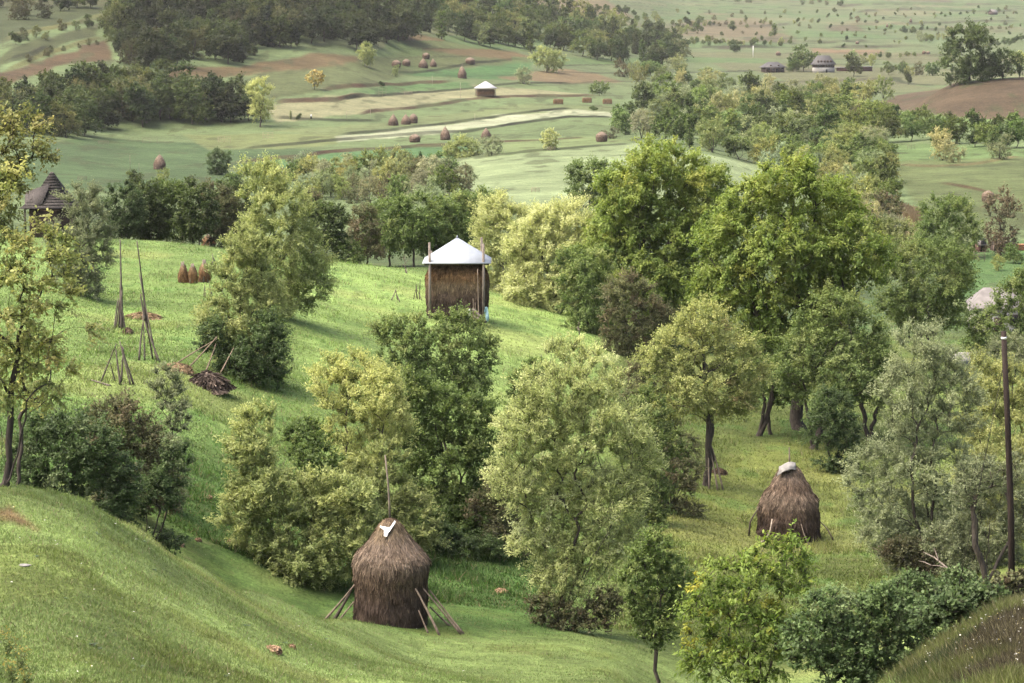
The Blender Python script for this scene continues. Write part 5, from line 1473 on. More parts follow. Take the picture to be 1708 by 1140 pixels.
def hay_rack(label, u, v, wpx, hpx, dmin, seed, poles=4, group='small hay racks on the hay meadow'):
    g = ground_uv(u, v, dmin)
    k = ppm(g[1])
    w, h = wpx * k / 2, hpx * k
    root = empty('hay_rack', g, label, 'hay rack', group)
    v_, f_, t_ = hay_geo([(0.05, w * .98), (h * .25, w * 1.0), (h * .5, w * .9), (h * .7, w * .68), (h * .85, w * .42), (h * .95, w * .1)], seed, 2600, .35, .035,
                         [(0, ORNG * .8), (h * .5, ORNG * 1.0), (h, PALEH * 1.1)], lump=.2, segs=28)
    # open front where the poles show
    obj('hay', mesh_np('hay', v_, f_, [M_HAY], 4, t_), root)
    rg = np.random.RandomState(seed)
    for j in range(poles):
        a = rg.uniform(-2.6, -.6)
        s = rg.uniform(1.0, 1.25)
        MB().tube([[w * s * math.cos(a), w * s * math.sin(a), -.1], [w * .5 * math.cos(a), w * .6 * math.sin(a), h * .6], [.05 * j - .1, -.05, h * rg.uniform(.95, 1.08)]], [.06, .05, .04], 5, (1.3, 1.25, 1.2)).build('pole', M_WOOD, root, smooth=True)
    return root


hay_rack('small hay rack at the left end of the row of three', 306, 472, 17, 34, 150, 21)
hay_rack('small hay rack in the middle of the row of three', 322, 473, 15, 33, 150, 22)
hay_rack('tallest small hay rack at the right of the row of three', 341, 471, 20, 36, 150, 23, 5)
hay_rack('wide hay rack alone on the meadow crest with leaning poles', 347, 411, 23, 20, 150, 24, 5)


def low_heap(name, label, cat, u, v, wpx, dpx, hpx, dmin, seed, cols, strands=2500, slen=.4, sw=.025, mat=None):
    g = ground_uv(u, v, dmin)
    k = ppm(g[1])
    w, h, dd = wpx * k / 2, hpx * k, dpx * k / 2
    v_, f_, t_ = hay_geo([(-.1, 1.0), (h * .35, .8), (h * .7, .5), (h * .95, .2), (h, .02)], seed, strands, slen, sw, cols, lump=.22, segs=36)
    v_ = v_ * [w, dd, 1]
    rg = np.random.RandomState(seed)
    v_ += rg.normal(0, .02, v_.shape)
    o = obj(name, mesh_np(name, v_, f_, [mat or M_HAY], 4, t_), None, g)
    return setp(o, label, cat)


STR = A(188, 164, 130, .42)
low_heap('straw_scatter', 'long pale heap of straw scattered behind the tallest pole bundle', 'straw', 238, 530, 58, 60, 9, 120, 31, [(0, STR), (1, STR)])
low_heap('hay_pile', 'small dark pile of old hay at the foot of the tall single pole', 'hay', 213, 556, 20, 30, 9, 120, 32, [(0, BROWN * 1.2), (1, BROWN * 1.2)], 1500)
BRU = A(98, 88, 80, .36)
low_heap('brush_pile', 'rounded pile of cut brown brushwood beside the dense bush', 'brushwood', 345, 648, 78, 90, 27, 105, 33, [(0, BRU * 1.5), (1, BRU * 2.1), (2, BRU * 2.1)], 9000, .8, .03)
low_heap('straw_scatter', 'pale dry stalks spread left of the brushwood pile', 'straw', 292, 618, 50, 60, 12, 105, 34, [(0, STR * .8), (1, STR * .85)], 3000, .5)
for i, (u0, v0, u1, v1, lab) in enumerate([
    (288, 603, 362, 566, 'longest pole leaning from the brushwood into the dense bush'),
    (316, 604, 362, 562, 'second pole leaning from the brushwood into the dense bush'),
    (343, 612, 360, 574, 'steep pole leaning on the dense bush behind the brushwood'),
    (368, 614, 390, 580, 'pole leaning against the dense bush right of the brushwood')]):
    d = 131
    pole('leaning_pole', lab, 'pole', [at(u0, v0 + 8, d - 1), at(u1, v1, d + .5)], .045, 'poles leaning into the dense bush', (1.3, 1.15, .95), .02)
for i, (u, v, w, h, lab) in enumerate([(300, 909, 14, 5, 'reddish molehill nearest the left shrubs'), (330, 902, 12, 4, 'reddish molehill between two others in the hollow'), (384, 905, 16, 5, 'brown molehill under the olive willow'),
                                       (348, 831, 14, 5, 'pale molehill highest in the hollow'), (452, 1085, 36, 5, 'wide pale molehill on the lower near slope'), (485, 1080, 16, 4, 'small molehill right of the wide pale one'), (835, 988, 26, 5, 'reddish molehill right of the nearest haystack')]):
    low_heap('molehill', lab, 'molehill', u, v, w, w * 1.8, h * .7, 40, 50 + i, [(0, A(190, 160, 128, .5)), (1, A(196, 168, 136, .5))], 200, .06, .02, M_HAY)

for u0, v0, u1, v1, lab, dd in [(1206, 789, 1186, 742, 'grey prop leaning on the bare trunk of the round topped tree', -.6), (1197, 790, 1185, 752, 'short prop leaning beside another on the round topped tree', -.9), (1183, 789, 1181, 735, 'upright stake against the bare trunk of the round topped tree', -1.0)]:
    pole('leaning_pole', lab, 'pole', [ground_ud(u0, 142 + dd) - [0, 0, .05], at(u1, v1, 142 + dd * .4)], .06, None, (1.3, 1.2, 1.1))
low_heap('root_mound', 'reddish stump mound at the foot of the round topped tree', 'mound', 1198, 790, 30, 30, 9, 120, 41, [(0, BROWN * .8), (1, BROWN)], 900)

# ------------------------------------------------------------------ far haystacks
protoH = []
for s in range(3):
    prof = [[(0, .46), (.15, .48), (.35, .46), (.55, .38), (.75, .24), (.9, .12), (1.0, .02)],
            [(0, .42), (.2, .48), (.45, .5), (.7, .44), (.88, .28), (.97, .1), (1.0, .02)],
            [(0, .44), (.3, .46), (.5, .40), (.7, .30), (.85, .2), (.95, .09), (1.0, .02)]][s]
    protoH.append(hay_mesh('haystack', [(z * 4, r * 4) for z, r in prof], 60 + s, 1500, .5, .12, [(0, DARKB * 1.5), (2, BROWN * 1.4), (3.2, GREY * 1.3), (4, GREY * 1.3)], lump=.07, segs=24))
pole_me = MB().tube([[0, 0, 3.6], [0, 0, 4.9]], [.06, .05], 5)
pole_mesh = mesh_np('centre_pole', np.vstack(pole_me.v), np.vstack(pole_me.f), [M_WOOD], 4, np.vstack(pole_me.t))
LOOK = ['reddish brown', 'grey brown', 'dark brown', 'pale brown', 'weathered', 'dull brown']
for u, v, w, h, s, dmin, lab in [
    (266, 283, 21, 25, 2, 400, 'dark conical haystack alone on the far left green plot'),
    (656, 210, 16, 19, 0, 600, 'dark haystack at the left of three on the pale strip'),
    (677, 208, 16, 17, 0, 600, 'grey haystack in the middle of three on the pale strip'),
    (690, 206, 13, 16, 1, 600, 'haystack at the right of three on the pale strip'),
    (743, 234, 17, 22, 0, 500, 'conical brown haystack left of the grey field bush'),
    (692, 238, 18, 14, 1, 500, 'low round haystack near the brown field bank'),
    (811, 231, 16, 17, 0, 500, 'pale haystack half hidden behind a grey bush'),
    (1003, 237, 19, 17, 1, 500, 'reddish round haystack at the edge of the mixed wood'),
    (771, 131, 15, 20, 2, 700, 'dark pointed haystack on the upper bright green strip'),
    (784, 107, 15, 11, 1, 700, 'grey low haystack highest right of the upper group'),
    (706, 114, 15, 16, 0, 700, 'broad haystack in the upper group of haystacks'),
    (711, 99, 12, 10, 1, 700, 'small haystack topmost in the upper group'),
    (723, 112, 11, 13, 0, 700, 'light haystack with pale tip in the upper group'),
    (678, 111, 13, 12, 1, 700, 'greyish haystack left of the broad upper one'),
    (661, 113, 15, 12, 1, 700, 'flat haystack leftmost in the upper group'),
    (1604, 444, 16, 31, 2, 250, 'slender peaked haystack in front of the red shed'),
    (1648, 336, 20, 18, 1, 300, 'greyish haystack behind the rusty tree'),
    (1298, 93, 8, 7, 1, 900, 'tiny dark haystack above the low far house'),
    (1541, 91, 6, 6, 1, 1200, 'left of two tiny dark haystacks on the far slope'),
    (1548, 91, 6, 5, 1, 1200, 'right of two tiny dark haystacks on the far slope'),
    (1430, 74, 6, 5, 1, 1200, 'tiny dark haystack on the far striped fields'),
    (1480, 46, 5, 6, 2, 1200, 'tiny haystack on the far slope above the striped fields'),
    (1486, 45, 4, 5, 2, 1200, 'tiny haystack right beside another on the far slope'),
    (1519, 38, 5, 7, 2, 1500, 'tiny pointed haystack high on the far slope')]:
    g = ground_uv(u, v, dmin)
    k = ppm(g[1])
    root = empty('haystack', g, lab, 'haystack', 'far haystacks on the terraced strips')
    o = obj('hay', protoH[s], root)
    o.scale = (w * k / 3.8, w * k / 3.8, h * k / 4)
    o.rotation_euler = (math.sin(u * 3.1) * .06, math.cos(u * 1.7) * .06, u)
    if h > 14 and s != 1:
        q = obj('centre_pole', pole_mesh, root)
        q.scale = o.scale
# hay blocks hung on long racks
blk = []
rngb = np.random.RandomState(3)
bv, bf, bt = hay_geo([(0, .98), (.3, 1.0), (.8, 1.0), (.95, .9), (1.0, .05)], 71, 1600, .16, .03, [(0, PALEH * .8), (.5, ORNG), (1, PALEH)], lump=.03, segs=40)
aa = np.arctan2(bv[:, 1], bv[:, 0])
bv[:, :2] *= ((np.abs(np.cos(aa)) ** 7 + np.abs(np.sin(aa)) ** 7) ** (-1 / 7.0))[:, None]
block_mesh = mesh_np('hay_block', bv, bf, [M_HAY], 4, bt)
for u, v, w, h, d0, lab in [(931, 174, 17, 9, 600, 'boxy hay rack at the left of the three hay blocks'), (979, 172, 16, 9, 600, 'boxy hay rack in the middle of the three hay blocks'), (1013, 174, 16, 9, 600, 'boxy hay rack at the right of the three hay blocks'),
                       (1171, 160, 12, 8, 700, 'boxy hay rack left of a pair by the willow belt'), (1193, 161, 15, 8, 700, 'boxy hay rack right of a pair by the willow belt')]:
    g = ground_uv(u, v, d0)
    k = ppm(g[1])
    o = obj('hay_block', block_mesh, None, g)
    o.scale = (w * k / 2, w * k / 5, h * k)
    setp(o, lab, 'hay rack', 'boxy hay racks by the willow belt')

# ------------------------------------------------------------------ wooden field racks
def field_rack(label, u, v, w, h, dmin, rails=4, tone=1.5, rz=.0, vert=3):
    g = ground_uv(u, v, dmin)
    k = ppm(g[1])
    W, H = w * k, h * k
    root = empty('drying_rack', g, label, 'drying rack', 'wooden drying racks in the fields', rz)
    t = max(.06, .3 * k)
    mb = MB()
    for i in range(rails):
        z = H * (.25 + .75 * i / max(rails - 1, 1))
        mb.tube([[-W / 2, 0, z], [0, .03, z + .03], [W / 2, 0, z]], t * .5, 4, (tone, tone * .95, tone * .85))
    mb.build('rails', M_WOOD, root)
    for i in range(vert):
        x = -W / 2 * .92 + W * .92 * i / (vert - 1)
        MB().tube([[x, .08, -.1], [x, .08, H * 1.06]], t * .55, 4, (tone * .9, tone * .85, tone * .75)).build('post', M_WOOD, root)


for a in [('pale wooden rack on the left of two by the dark hedge', 374, 240, 22, 11, 450), ('pale wooden rack right of its twin by the dark hedge', 447, 233, 18, 11, 450), ('thin grey rack at the far left green plot', 250, 240, 26, 9, 450),
          ('faint rack left of the thin grey one on the green plot', 173, 242, 18, 6, 450), ('tall ladder like rack on the bright upper strip', 638, 162, 13, 17, 600), ('low rack beside the tall ladder like one', 681, 160, 14, 7, 600),
          ('white low rack below the small yellowish bush', 919, 252, 14, 6, 400), ('low rack above the shingled hut', 137, 301, 16, 6, 350), ('dark rack on the right green meadow', 1520, 250, 13, 9, 400), ('grey gate like rack between two bushes on the right meadow', 1670, 260, 15, 11, 400),
          ('tall rack frame below the red shed', 1633, 437, 21, 16, 250), ('small pale rack on the pale field', 893, 321, 14, 7, 330), ('tilted small rack at the wood edge by the reddish haystack', 1061, 240, 8, 10, 450)]:
    field_rack(*a, tone=2.2 if 'pale' in a[0] or 'white' in a[0] else 1.2)
for u, v, h, d0, lab in [(217, 283, 24, 450, 'thin white stake left of the lone far haystack'), (232, 287, 14, 450, 'short thin white stake by the lone far haystack'), (96, 268, 22, 450, 'thin stake far left on the green plot'), (768, 166, 28, 600, 'thin tall stake below the grey roofed barrack'),
                         (721, 143, 16, 600, 'thin stake on the upper bright strip'), (792, 204, 14, 600, 'thin stake on the pale mown strip'), (578, 200, 14, 600, 'thin stake on the strip left of the three haystacks'), (618, 198, 16, 600, 'thin dark stake nearer the three haystacks')]:
    g = ground_uv(u, v, d0)
    k = ppm(g[1])
    o = MB().tube([[0, 0, -.1], [.02, 0, h * k / 2], [0, 0, h * k]], max(.05, .25 * k), 5, (1.7, 1.6, 1.5)).build('field_stake', M_WOOD, None, loc=g)
    setp(o, lab, 'stake', 'stakes standing in the far strips')
# ------------------------------------------------------------------ buildings
M_SHINGLE = mat_tinted('wood_shingles', (.048, .042, .038), .9, 7, .5, .9, stretch=(1.5, 1.5, .5))
M_DARKWALL = mat_tinted('dark_timber', (.05, .036, .028), .9, 5, .4, .4, stretch=(.3, .3, 2))
M_WHITEWALL = mat_tinted('whitewash', (.24, .23, .205), .9, 1.5, .18, .1, use_tint=False)
M_REDWALL = mat_tinted('red_boards', (.09, .05, .042), .9, 3, .4, .3)
M_DARKGLASS = mat_tinted('dark_opening', (.015, .014, .013), .5, 2, .1, 0, use_tint=False)
M_STACKWOOD = mat_tinted('split_firewood', (.26, .14, .08), .9, 9, .5, .6, use_tint=False)
M_CONC = mat_tinted('grey_barn_roof', (.13, .12, .112), .85, 1.2, .25, .2, use_tint=False)

# shingled hut at the left
gh = ground_ud(72, 212)
kh = ppm(212)
hut = empty('wooden_hut', gh, 'old wooden hut with steep dark shingle roof and small lean to', 'hut')
ZE = (gh[2] * 0) + at(80, 346, 212)[2] - gh[2]
ZT = at(80, 287, 212)[2] - gh[2]
cx = at(88, 346, 212)[0] - gh[0]
# shingle courses: stacked, slightly flaring bands
mb = MB()
n = 13
hw0, hd0 = 46 * kh, 40 * kh
for i in range(n):
    t0, t1 = i / n, (i + 1.25) / n
    f = lambda t: (1 - min(t, 1)) ** 1.0 * (1 + .35 * (1 - min(t, 1)) ** 3) / 1.35
    a, b = f(t0) + .02, f(t1)
    z0, z1 = ZE + (ZT - ZE) * t0, ZE + (ZT - ZE) * min(t1, 1.0)
    rx = .1
    lo = [[cx - hw0 * a - rx, -hd0 * a, z0], [cx + hw0 * a + rx, -hd0 * a, z0], [cx + hw0 * a + rx, hd0 * a, z0], [cx - hw0 * a - rx, hd0 * a, z0]]
    hi = [[cx - hw0 * b - rx, -hd0 * b, z1], [cx + hw0 * b + rx, -hd0 * b, z1], [cx + hw0 * b + rx, hd0 * b, z1], [cx - hw0 * b - rx, hd0 * b, z1]]
    tn = .8 + .4 * ((i * 7919) % 10) / 10
    mb.add(lo + hi, [[0, 1, 5, 4], [1, 2, 6, 5], [2, 3, 7, 6], [3, 0, 4, 7], [4, 5, 6, 7], [3, 2, 1, 0]], (tn, tn, tn))
r_ = mb.build('roof', M_SHINGLE, hut)
p = lambda u, v, dy=0: at(u, v, 212 + dy) - gh
# lean-to roof on the left
q = [p(42, 321, -.6), p(84, 306, -.9), p(70, 340, -1.9), p(41, 349, -1.9)]
qb = [a - np.array([0, 0, .1]) for a in q]
MB().add(q + qb, [[3, 2, 1, 0], [4, 5, 6, 7], [0, 1, 5, 4], [1, 2, 6, 5], [2, 3, 7, 6], [3, 0, 4, 7]]).build('lean_to_roof', M_SHINGLE, hut)
MB().box((cx, 0, ZE / 2 - .1), (hw0 * 1.45, hd0 * 1.5, ZE + .05)).build('wall', M_DARKWALL, hut)
for sx in (-1, 1):
    MB().tube([[cx + sx * hw0 * .85, -hd0 * .9, -.3], [cx + sx * hw0 * .85, -hd0 * .9, ZE]], .1, 6, (.4, .36, .33)).build('post', M_WOOD, hut)


def house(name, label, u, v, dmin, w, d, hw, hr, mats, windows=0, doors=0, rz=0.0, ridge=None, dormers=0, base=None, gable=False, over=.5, porch=False, dist=None):
    g = ground_uv(u, v, dmin) if dist is None else ground_ud(u, dist)
    root = empty(name, g, label, 'house' if 'house' in name else ('shed' if 'shed' in name else 'barn'), None, rz)
    wall_m, roof_m = mats
    z0 = -.8
    if base:
        MB().box((0, 0, base / 2 - .4), (w, d, base + .8)).build('stone_base', M_WHITEWALL, root)
        z0 = base
    MB().box((0, 0, (hw + z0) / 2), (w * .985, d * .985, hw - z0)).build('wall', wall_m, root)
    if gable:
        mb = MB()
        W, Dd, t = w / 2 + over * .6, d / 2 + over, .1
        V = [[-W, -Dd, hw - .15], [W, -Dd, hw - .15], [W, 0, hw + hr], [-W, 0, hw + hr], [-W, Dd, hw - .15], [W, Dd, hw - .15]]
        V2 = [[a, b, c - t] for a, b, c in V]
        f = [[0, 1, 2, 3], [3, 2, 5, 4]]
        mb.add(V + V2, f + [[q + 6 for q in ff[::-1]] for ff in f] + [[1, 0, 6, 7], [4, 5, 11, 10], [0, 3, 9, 6], [3, 4, 10, 9], [2, 1, 7, 8], [5, 2, 8, 11]])
        rf_ = mb.build('roof', roof_m, root)
        MB().add([[-w * .49, -d * .49, hw], [-w * .49, d * .49, hw], [-w * .49, 0, hw + hr * .9], [-w * .49, 0, hw + hr * .88],
                  [w * .49, -d * .49, hw], [w * .49, d * .49, hw], [w * .49, 0, hw + hr * .9], [w * .49, 0, hw + hr * .88]],
                 [[0, 1, 2, 3], [4, 5, 6, 7]]).build('gable_end', wall_m, root)
    else:
        rf_ = pyramid_roof(w / 2 + over, d / 2 + over, hr, hw - .05, .15, ridge if ridge is not None else w * .22).build('roof', roof_m, root)
    for i in range(dormers):
        x = (-.5 + (i + .5) / dormers) * w * .8
        dm = MB().box((x, -d / 2 * .75, hw + hr * .33), (w * .09, d * .18, hr * .26)).build('dormer', M_DARKWALL, rf_)
    for i in range(windows):
        x = (-.5 + (i + .5) / windows) * w * .84
        zc = z0 + (hw - z0) * .55 if z0 > 0 else hw * .58
        fr = MB().box((x, -d / 2 - .02, zc), (1.0, .12, 1.2)).build('window', M_WHITEWALL if wall_m != M_WHITEWALL else M_DARKWALL, root)
        MB().box((x, -d / 2 - .06, zc), (.78, .1, .98)).build('pane', M_DARKGLASS, fr)
    for i in range(doors):
        MB().box((w * .1 + i, -d / 2 - .03, .9), (1.0, .12, 2.0)).build('door', M_DARKGLASS, root)
    if porch:
        for i in range(5):
            x = -w / 2 + w * i / 4
            MB().tube([[x, -d / 2 - over * .8, -.3], [x, -d / 2 - over * .8, hw]], .1, 5, (1.2, 1.1, 1)).build('post', M_WOOD, root)
    return root


gB = ground_uv(1373, 121, 900)
kb = ppm(gB[1])
house('farm_house', 'far two storey house with dark dormered roof and white ground floor', 1373, 121, 900, 33 * kb, 9, 13 * kb, 15 * kb, (M_DARKWALL, M_OLDROOF), 5, 1, .08, 10 * kb, 5, base=8 * kb, over=.9)
gB = ground_uv(1289, 121, 900)
kb = ppm(gB[1])
house('wooden_house', 'far low dark wooden house with grey roof and porch', 1289, 121, 900, 33 * kb, 9, 8 * kb, 9 * kb, (M_DARKWALL, M_OLDROOF), 4, 1, .2, 9 * kb, 2, over=1.1, porch=True)
gB = ground_uv(1656, 25, 1200)
kb = ppm(gB[1])
house('hay_shed', 'tiny hut with pale roof high on the far hillside', 1656, 25, 1200, 11 * kb, 8, 4 * kb, 4.5 * kb, (M_DARKWALL, M_CONC), 0, 1, .5, gable=True)
# long white wall beside the far house
gW = ground_uv(1425, 119, 900)
kw = ppm(gW[1])
wl = empty('farm_wall', gW, 'long low farm building with white edged roof by the dormered house', 'farm building')
MB().box((0, 0, 1.0), (58 * kw, 4, 3.2)).build('wall', M_REDWALL, wl)
MB().box((10 * kw, -.2, 2.85), (40 * kw, 5.2, .5)).build('roof', M_WHITEWALL, wl)
MB().box((-22 * kw, -.2, 2.35), (24 * kw, 5.0, .5)).build('low_roof', M_WHITEWALL, wl)
for u, v, h, lab in [(1256, 96, 19, 'white pole left of the low dark wooden house'), (1508, 119, 13, 'white pole between the farm wall and the tall oak')]:
    g = ground_uv(u, v, 900)
    k = ppm(g[1])
    setp(MB().tube([[0, 0, -.3], [0, 0, h * k]], .55 * k, 6).build('white_pole', M_PLASTIC, None, loc=g), lab, 'pole')
# roofed hay barrack on the far strip
gF = ground_uv(810, 161, 600)
kf = ppm(gF[1])
fb = empty('hay_barrack', gF, 'far hay barrack with grey hipped roof on the terraced strips', 'hay barrack', None, .12)
pyramid_roof(18 * kf, 15 * kf, 11 * kf, 13.5 * kf, .15, 1.5 * kf).build('roof', M_OLDROOF, fb).data.materials[0] = mat_roof('grey_tin', (.3, .3, .3), 4, .6, 0)
for sx in (-1, 1):
    for sy in (-1, 1):
        MB().tube([[sx * 15.5 * kf, sy * 12 * kf, -.5], [sx * 15.5 * kf, sy * 12 * kf, 14 * kf]], .16, 5).build('post', M_WOOD, fb)
fv, ff, ft = hay_geo([(0, .95), (.5, 1.0), (.9, .98), (1, .9), (1.02, .05)], 77, 2500, .18, .02, [(0, BROWN * 1.1), (.5, ORNG * .85), (1, BROWN)], lump=.02, segs=40)
aa = np.arctan2(fv[:, 1], fv[:, 0])
fv[:, :2] *= ((np.abs(np.cos(aa)) ** 8 + np.abs(np.sin(aa)) ** 8) ** (-1 / 8.0))[:, None]
fh = obj('hay_heap', mesh_np('hay_heap', fv * [15 * kf, 11.5 * kf, 11.5 * kf], ff, [M_HAY], 4, ft), None, gF)
fh.rotation_euler = (0, 0, .12)
setp(fh, 'square cut brown hay stored under the far grey hipped roof', 'hay')
# barn at the right
gb = ground_ud(1665, 236)
kb = ppm(236)
house('stone_barn', 'barn with pale grey roof and whitewashed wall behind the plum tree', 1660, 0, 0, 92 * kb, 6.5, 2.4, 0, (M_WHITEWALL, M_CONC), 2, 1, -.12, dist=236) if False else None
barn = empty('stone_barn', gb, 'barn with pale grey hipped roof and whitewashed wall behind the plum tree', 'barn', None, -.1)
ztop = at(1665, 477, 238)[2] - gb[2]
zeav = at(1665, 512, 234)[2] - gb[2]
pyramid_roof(50 * kb, 3.6, ztop - zeav, zeav, .12, 26 * kb).build('roof', M_CONC, barn)
MB().box((0, 0, (zeav - 2.2) / 2), (94 * kb, 6.4, zeav + 2.2 - .1)).build('wall', M_WHITEWALL, barn)
for x in (-1.6, 1.2):
    w_ = MB().box((x, -3.22, zeav * .55), (.8, .1, .9)).build('window', M_DARKWALL, barn)
    MB().box((x, -3.25, zeav * .55), (.62, .1, .72)).build('pane', M_DARKGLASS, w_)
MB().box((-.3, -3.23, zeav * .3), (1.0, .1, zeav * .6)).build('door', M_DARKWALL, barn)
gy = ground_ud(1602, 205)
ky = ppm(205)
yard = MB().box((0, 0, 35 * ky - .8), (46 * ky, .4, 70 * ky)).build('yard_wall', M_WHITEWALL, None, loc=gy)
setp(yard, 'whitewashed wall glimpsed through the branches of the plum tree', 'wall')
yard.scale = (.8, 1, .42)
house('tool_shed', 'small red boarded shed with pale metal roof right of the round tree', 1632, 420, 260, 1.5, 1.6, 1.15, .45, (M_REDWALL, M_CONC), 0, 1, .55, gable=True, over=.2)
house('open_shed', 'dark open shed beside the stacked firewood at the right edge', 1672, 418, 260, 3.2, 1.8, 1.1, .25, (M_DARKWALL, M_OLDROOF), 0, 0, .1, gable=True, over=.2, porch=True)
gs = ground_uv(1700, 418, 260)
fw = MB()
rg = np.random.RandomState(4)
for i in range(13):
    for j in range(7):
        c = (i * .14 - .9 + (j % 2) * .06, rg.uniform(-.05, .05), .08 + j * .13)
        fw.tube([[c[0], -.45 + c[1], c[2]], [c[0], .45 + c[1], c[2]]], .072, 6)
setp(fw.build('firewood_stack', M_STACKWOOD, None, loc=gs), 'orange stack of split firewood at the right edge', 'firewood')

# ------------------------------------------------------------------ telegraph pole, dead limb, stone
DP = 52.5
gp = ground_ud(1690, DP)
tp = empty('telegraph_pole', gp, 'leaning wooden telegraph pole at the right edge of the near bank', 'telegraph pole')
top = at(1674, 553, DP) - gp
MB().tube([[0, 0, -.6], top * .33 + [.02, 0, 0], top * .66 + [.02, 0, 0], top], [.082, .075, .068, .06], 10, (.16, .13, .12)).build('shaft', M_WOOD, tp, smooth=True)
MB().tube([top * .972, top * .98], [.066, .066], 10).build('metal_band', M_PLASTIC, tp)
w0 = top * .9
w1 = ground_ud(1575, DP + 10) - gp
MB().tube([w0, (w0 + w1) / 2 + [0, 0, -.1], w1], .008, 4, (.3, .3, .3)).build('guy_wire', M_WOOD, tp)

dl = [ground_ud(1622, 90) + [0, 0, .1], at(1600, 962, 90.5), at(1580, 948, 91), at(1558, 930, 91.5), at(1540, 921, 92)]
g0 = dl[0]
limb = empty('dead_limb', g0, 'pale dead tree limb slanting beneath the grey willow', 'dead branch')
MB().tube(np.array(dl) - g0, [.06, .05, .04, .03, .012], 7, (1.15, 1.12, 1.1)).build('limb', M_WOOD, limb, smooth=True)
for a, b in [(at(1580, 948, 91), at(1552, 943, 91.5)), (at(1566, 937, 91.3), at(1558, 915, 91.8)), (at(1552, 943, 91.5), at(1533, 936, 92))]:
    MB().tube(np.array([a, (a + b) / 2 + [0, 0, .03], b]) - g0, [.03, .022, .01], 5, (1.05, 1.0, 1.0)).build('branch', M_WOOD, limb, smooth=True)

gs = ground_uv(42, 946, 30)
rg = np.random.RandomState(9)
import bmesh
bm = bmesh.new()
bmesh.ops.create_icosphere(bm, subdivisions=3, radius=1)
for v in bm.verts:
    n_ = float(fbm(np.array([v.co.x * 1.7 + 3]), np.array([v.co.y * 1.7 + v.co.z]), 3)[0])
    v.co = Vector((v.co.x * .13, v.co.y * .07, max(v.co.z, -.5) * .03)) * (.7 + .6 * n_)
me = bpy.data.meshes.new('pale_stone')
bm.to_mesh(me); bm.free()
me.materials.append(M_CANVAS)
setp(obj('pale_stone', me, None, gs + [0, 0, .03]), 'flat white stone lying in the grass of the near slope', 'stone')
# stump at the foot of the pear tree, lone figure on the far strip
gq = ground_uv(519, 199, 600)
fig = MB()
fig.tube([[0, 0, 0], [0, 0, .5], [0, 0, .95], [0, 0, 1.3], [0, 0, 1.48], [0, .02, 1.52], [0, .02, 1.62], [0, .02, 1.72], [0, .02, 1.78]], [.26, .25, .21, .24, .17, .08, .1, .11, .03], 12)
nf = sum(len(f) for f in fig.f)
fv_ = np.vstack(fig.v)
zc = fv_[np.vstack(fig.f)].mean(1)[:, 2]
tint = np.where((zc > .9)[:, None], np.array([[2.6, 2.6, 2.7]]), np.array([[.12, .12, .14]]))
M_CLOTH = mat_tinted('clothing', (.19, .19, .19), .9, 4, .1, 0)
pe = obj('person', mesh_np('person', fv_, np.vstack(fig.f), [M_CLOTH], 4, tint, smooth=True), None, gq)
setp(pe, 'tiny standing person in white top and dark skirt on the far strip', 'person')
# ------------------------------------------------------------------ grass blades, weeds, flowers
def grass_blades(name, label, n, ymin, ymax, umin, umax, hgt, wid, seed, keep=None, spread=.5):
    """blades of grass on the ground, evenly over distance bands; colours follow the turf below with straw among them"""
    rng = np.random.RandomState(seed)
    y = 1 / (1 / ymax + rng.rand(n) * (1 / ymin - 1 / ymax))
    u = rng.uniform(umin, umax, n)
    x = (u - 854) / (FPX * CP) * y
    if keep is not None:
        m = keep(u, y)
        x, y, u = x[m], y[m], u[m]
        n = len(x)
    tuft = fbm(x * .8, y * .8, 3)
    z = terrain_raw(x, y)
    h = hgt * rng.uniform(.4, 1.3, n) * (.5 + 1.1 * tuft)
    a = rng.uniform(0, 6.28, n)
    b = np.stack([x, y, z - .01], -1)
    ln = rng.normal(0, spread, (n, 2)) * h[:, None]
    tip = b + np.stack([ln[:, 0], ln[:, 1], h], -1)
    s = np.stack([np.cos(a), np.sin(a), 0 * a], -1) * (wid * rng.uniform(.5, 1.3, n))[:, None]
    V = np.stack([b - s, b + s, tip], 1).reshape(-1, 3)
    c = ground_col(x, y) * (rng.uniform(.65, 1.45, n) * (.75 + .5 * vnoise(x * 1.7, y * 1.7)))[:, None]
    dry = rng.rand(n) < .10 + .25 * np.clip(fbm(x * .35 + 7, y * .35, 3) - .5, 0, 1)
    c[dry] = np.array([.15, .135, .07]) * rng.uniform(.7, 1.3, (dry.sum(), 1))
    me = mesh_np(name, V, np.arange(3 * n).reshape(-1, 3), [M_LEAF], 3, c)
    return setp(obj(name, me), label, kind='stuff')


grass_blades('grass', 'short rough grass on the near slope', 330000, 34, 100, -60, 1250, .07, .011, 1)
grass_blades('grass', 'short grass of the hay meadow and orchard', 260000, 95, 235, -60, 1770, .13, .03, 2)
grass_blades('grass', 'rough grass on the right hand bank', 120000, 30, 75, 1400, 1770, .2, .012, 3)
grass_blades('tall_grass', 'longer uncut tufts in the hay meadow', 160000, 95, 235, -60, 1500, .34, .028, 4, keep=lambda u, y: (fbm((u - 854) / (FPX * CP) * y * .35 + 20, y * .35, 3) > .62))
grass_blades('tall_grass', 'longer uncut tufts on the near slope', 110000, 34, 100, -60, 1250, .13, .012, 5, keep=lambda u, y: (fbm((u - 854) / (FPX * CP) * y * .6 + 40, y * .6, 3) > .62))

# broad leaved weeds on the near slope
M_FLOWER = mat_tinted('petals', (1, 1, 1), .7, 3, .05, 0)


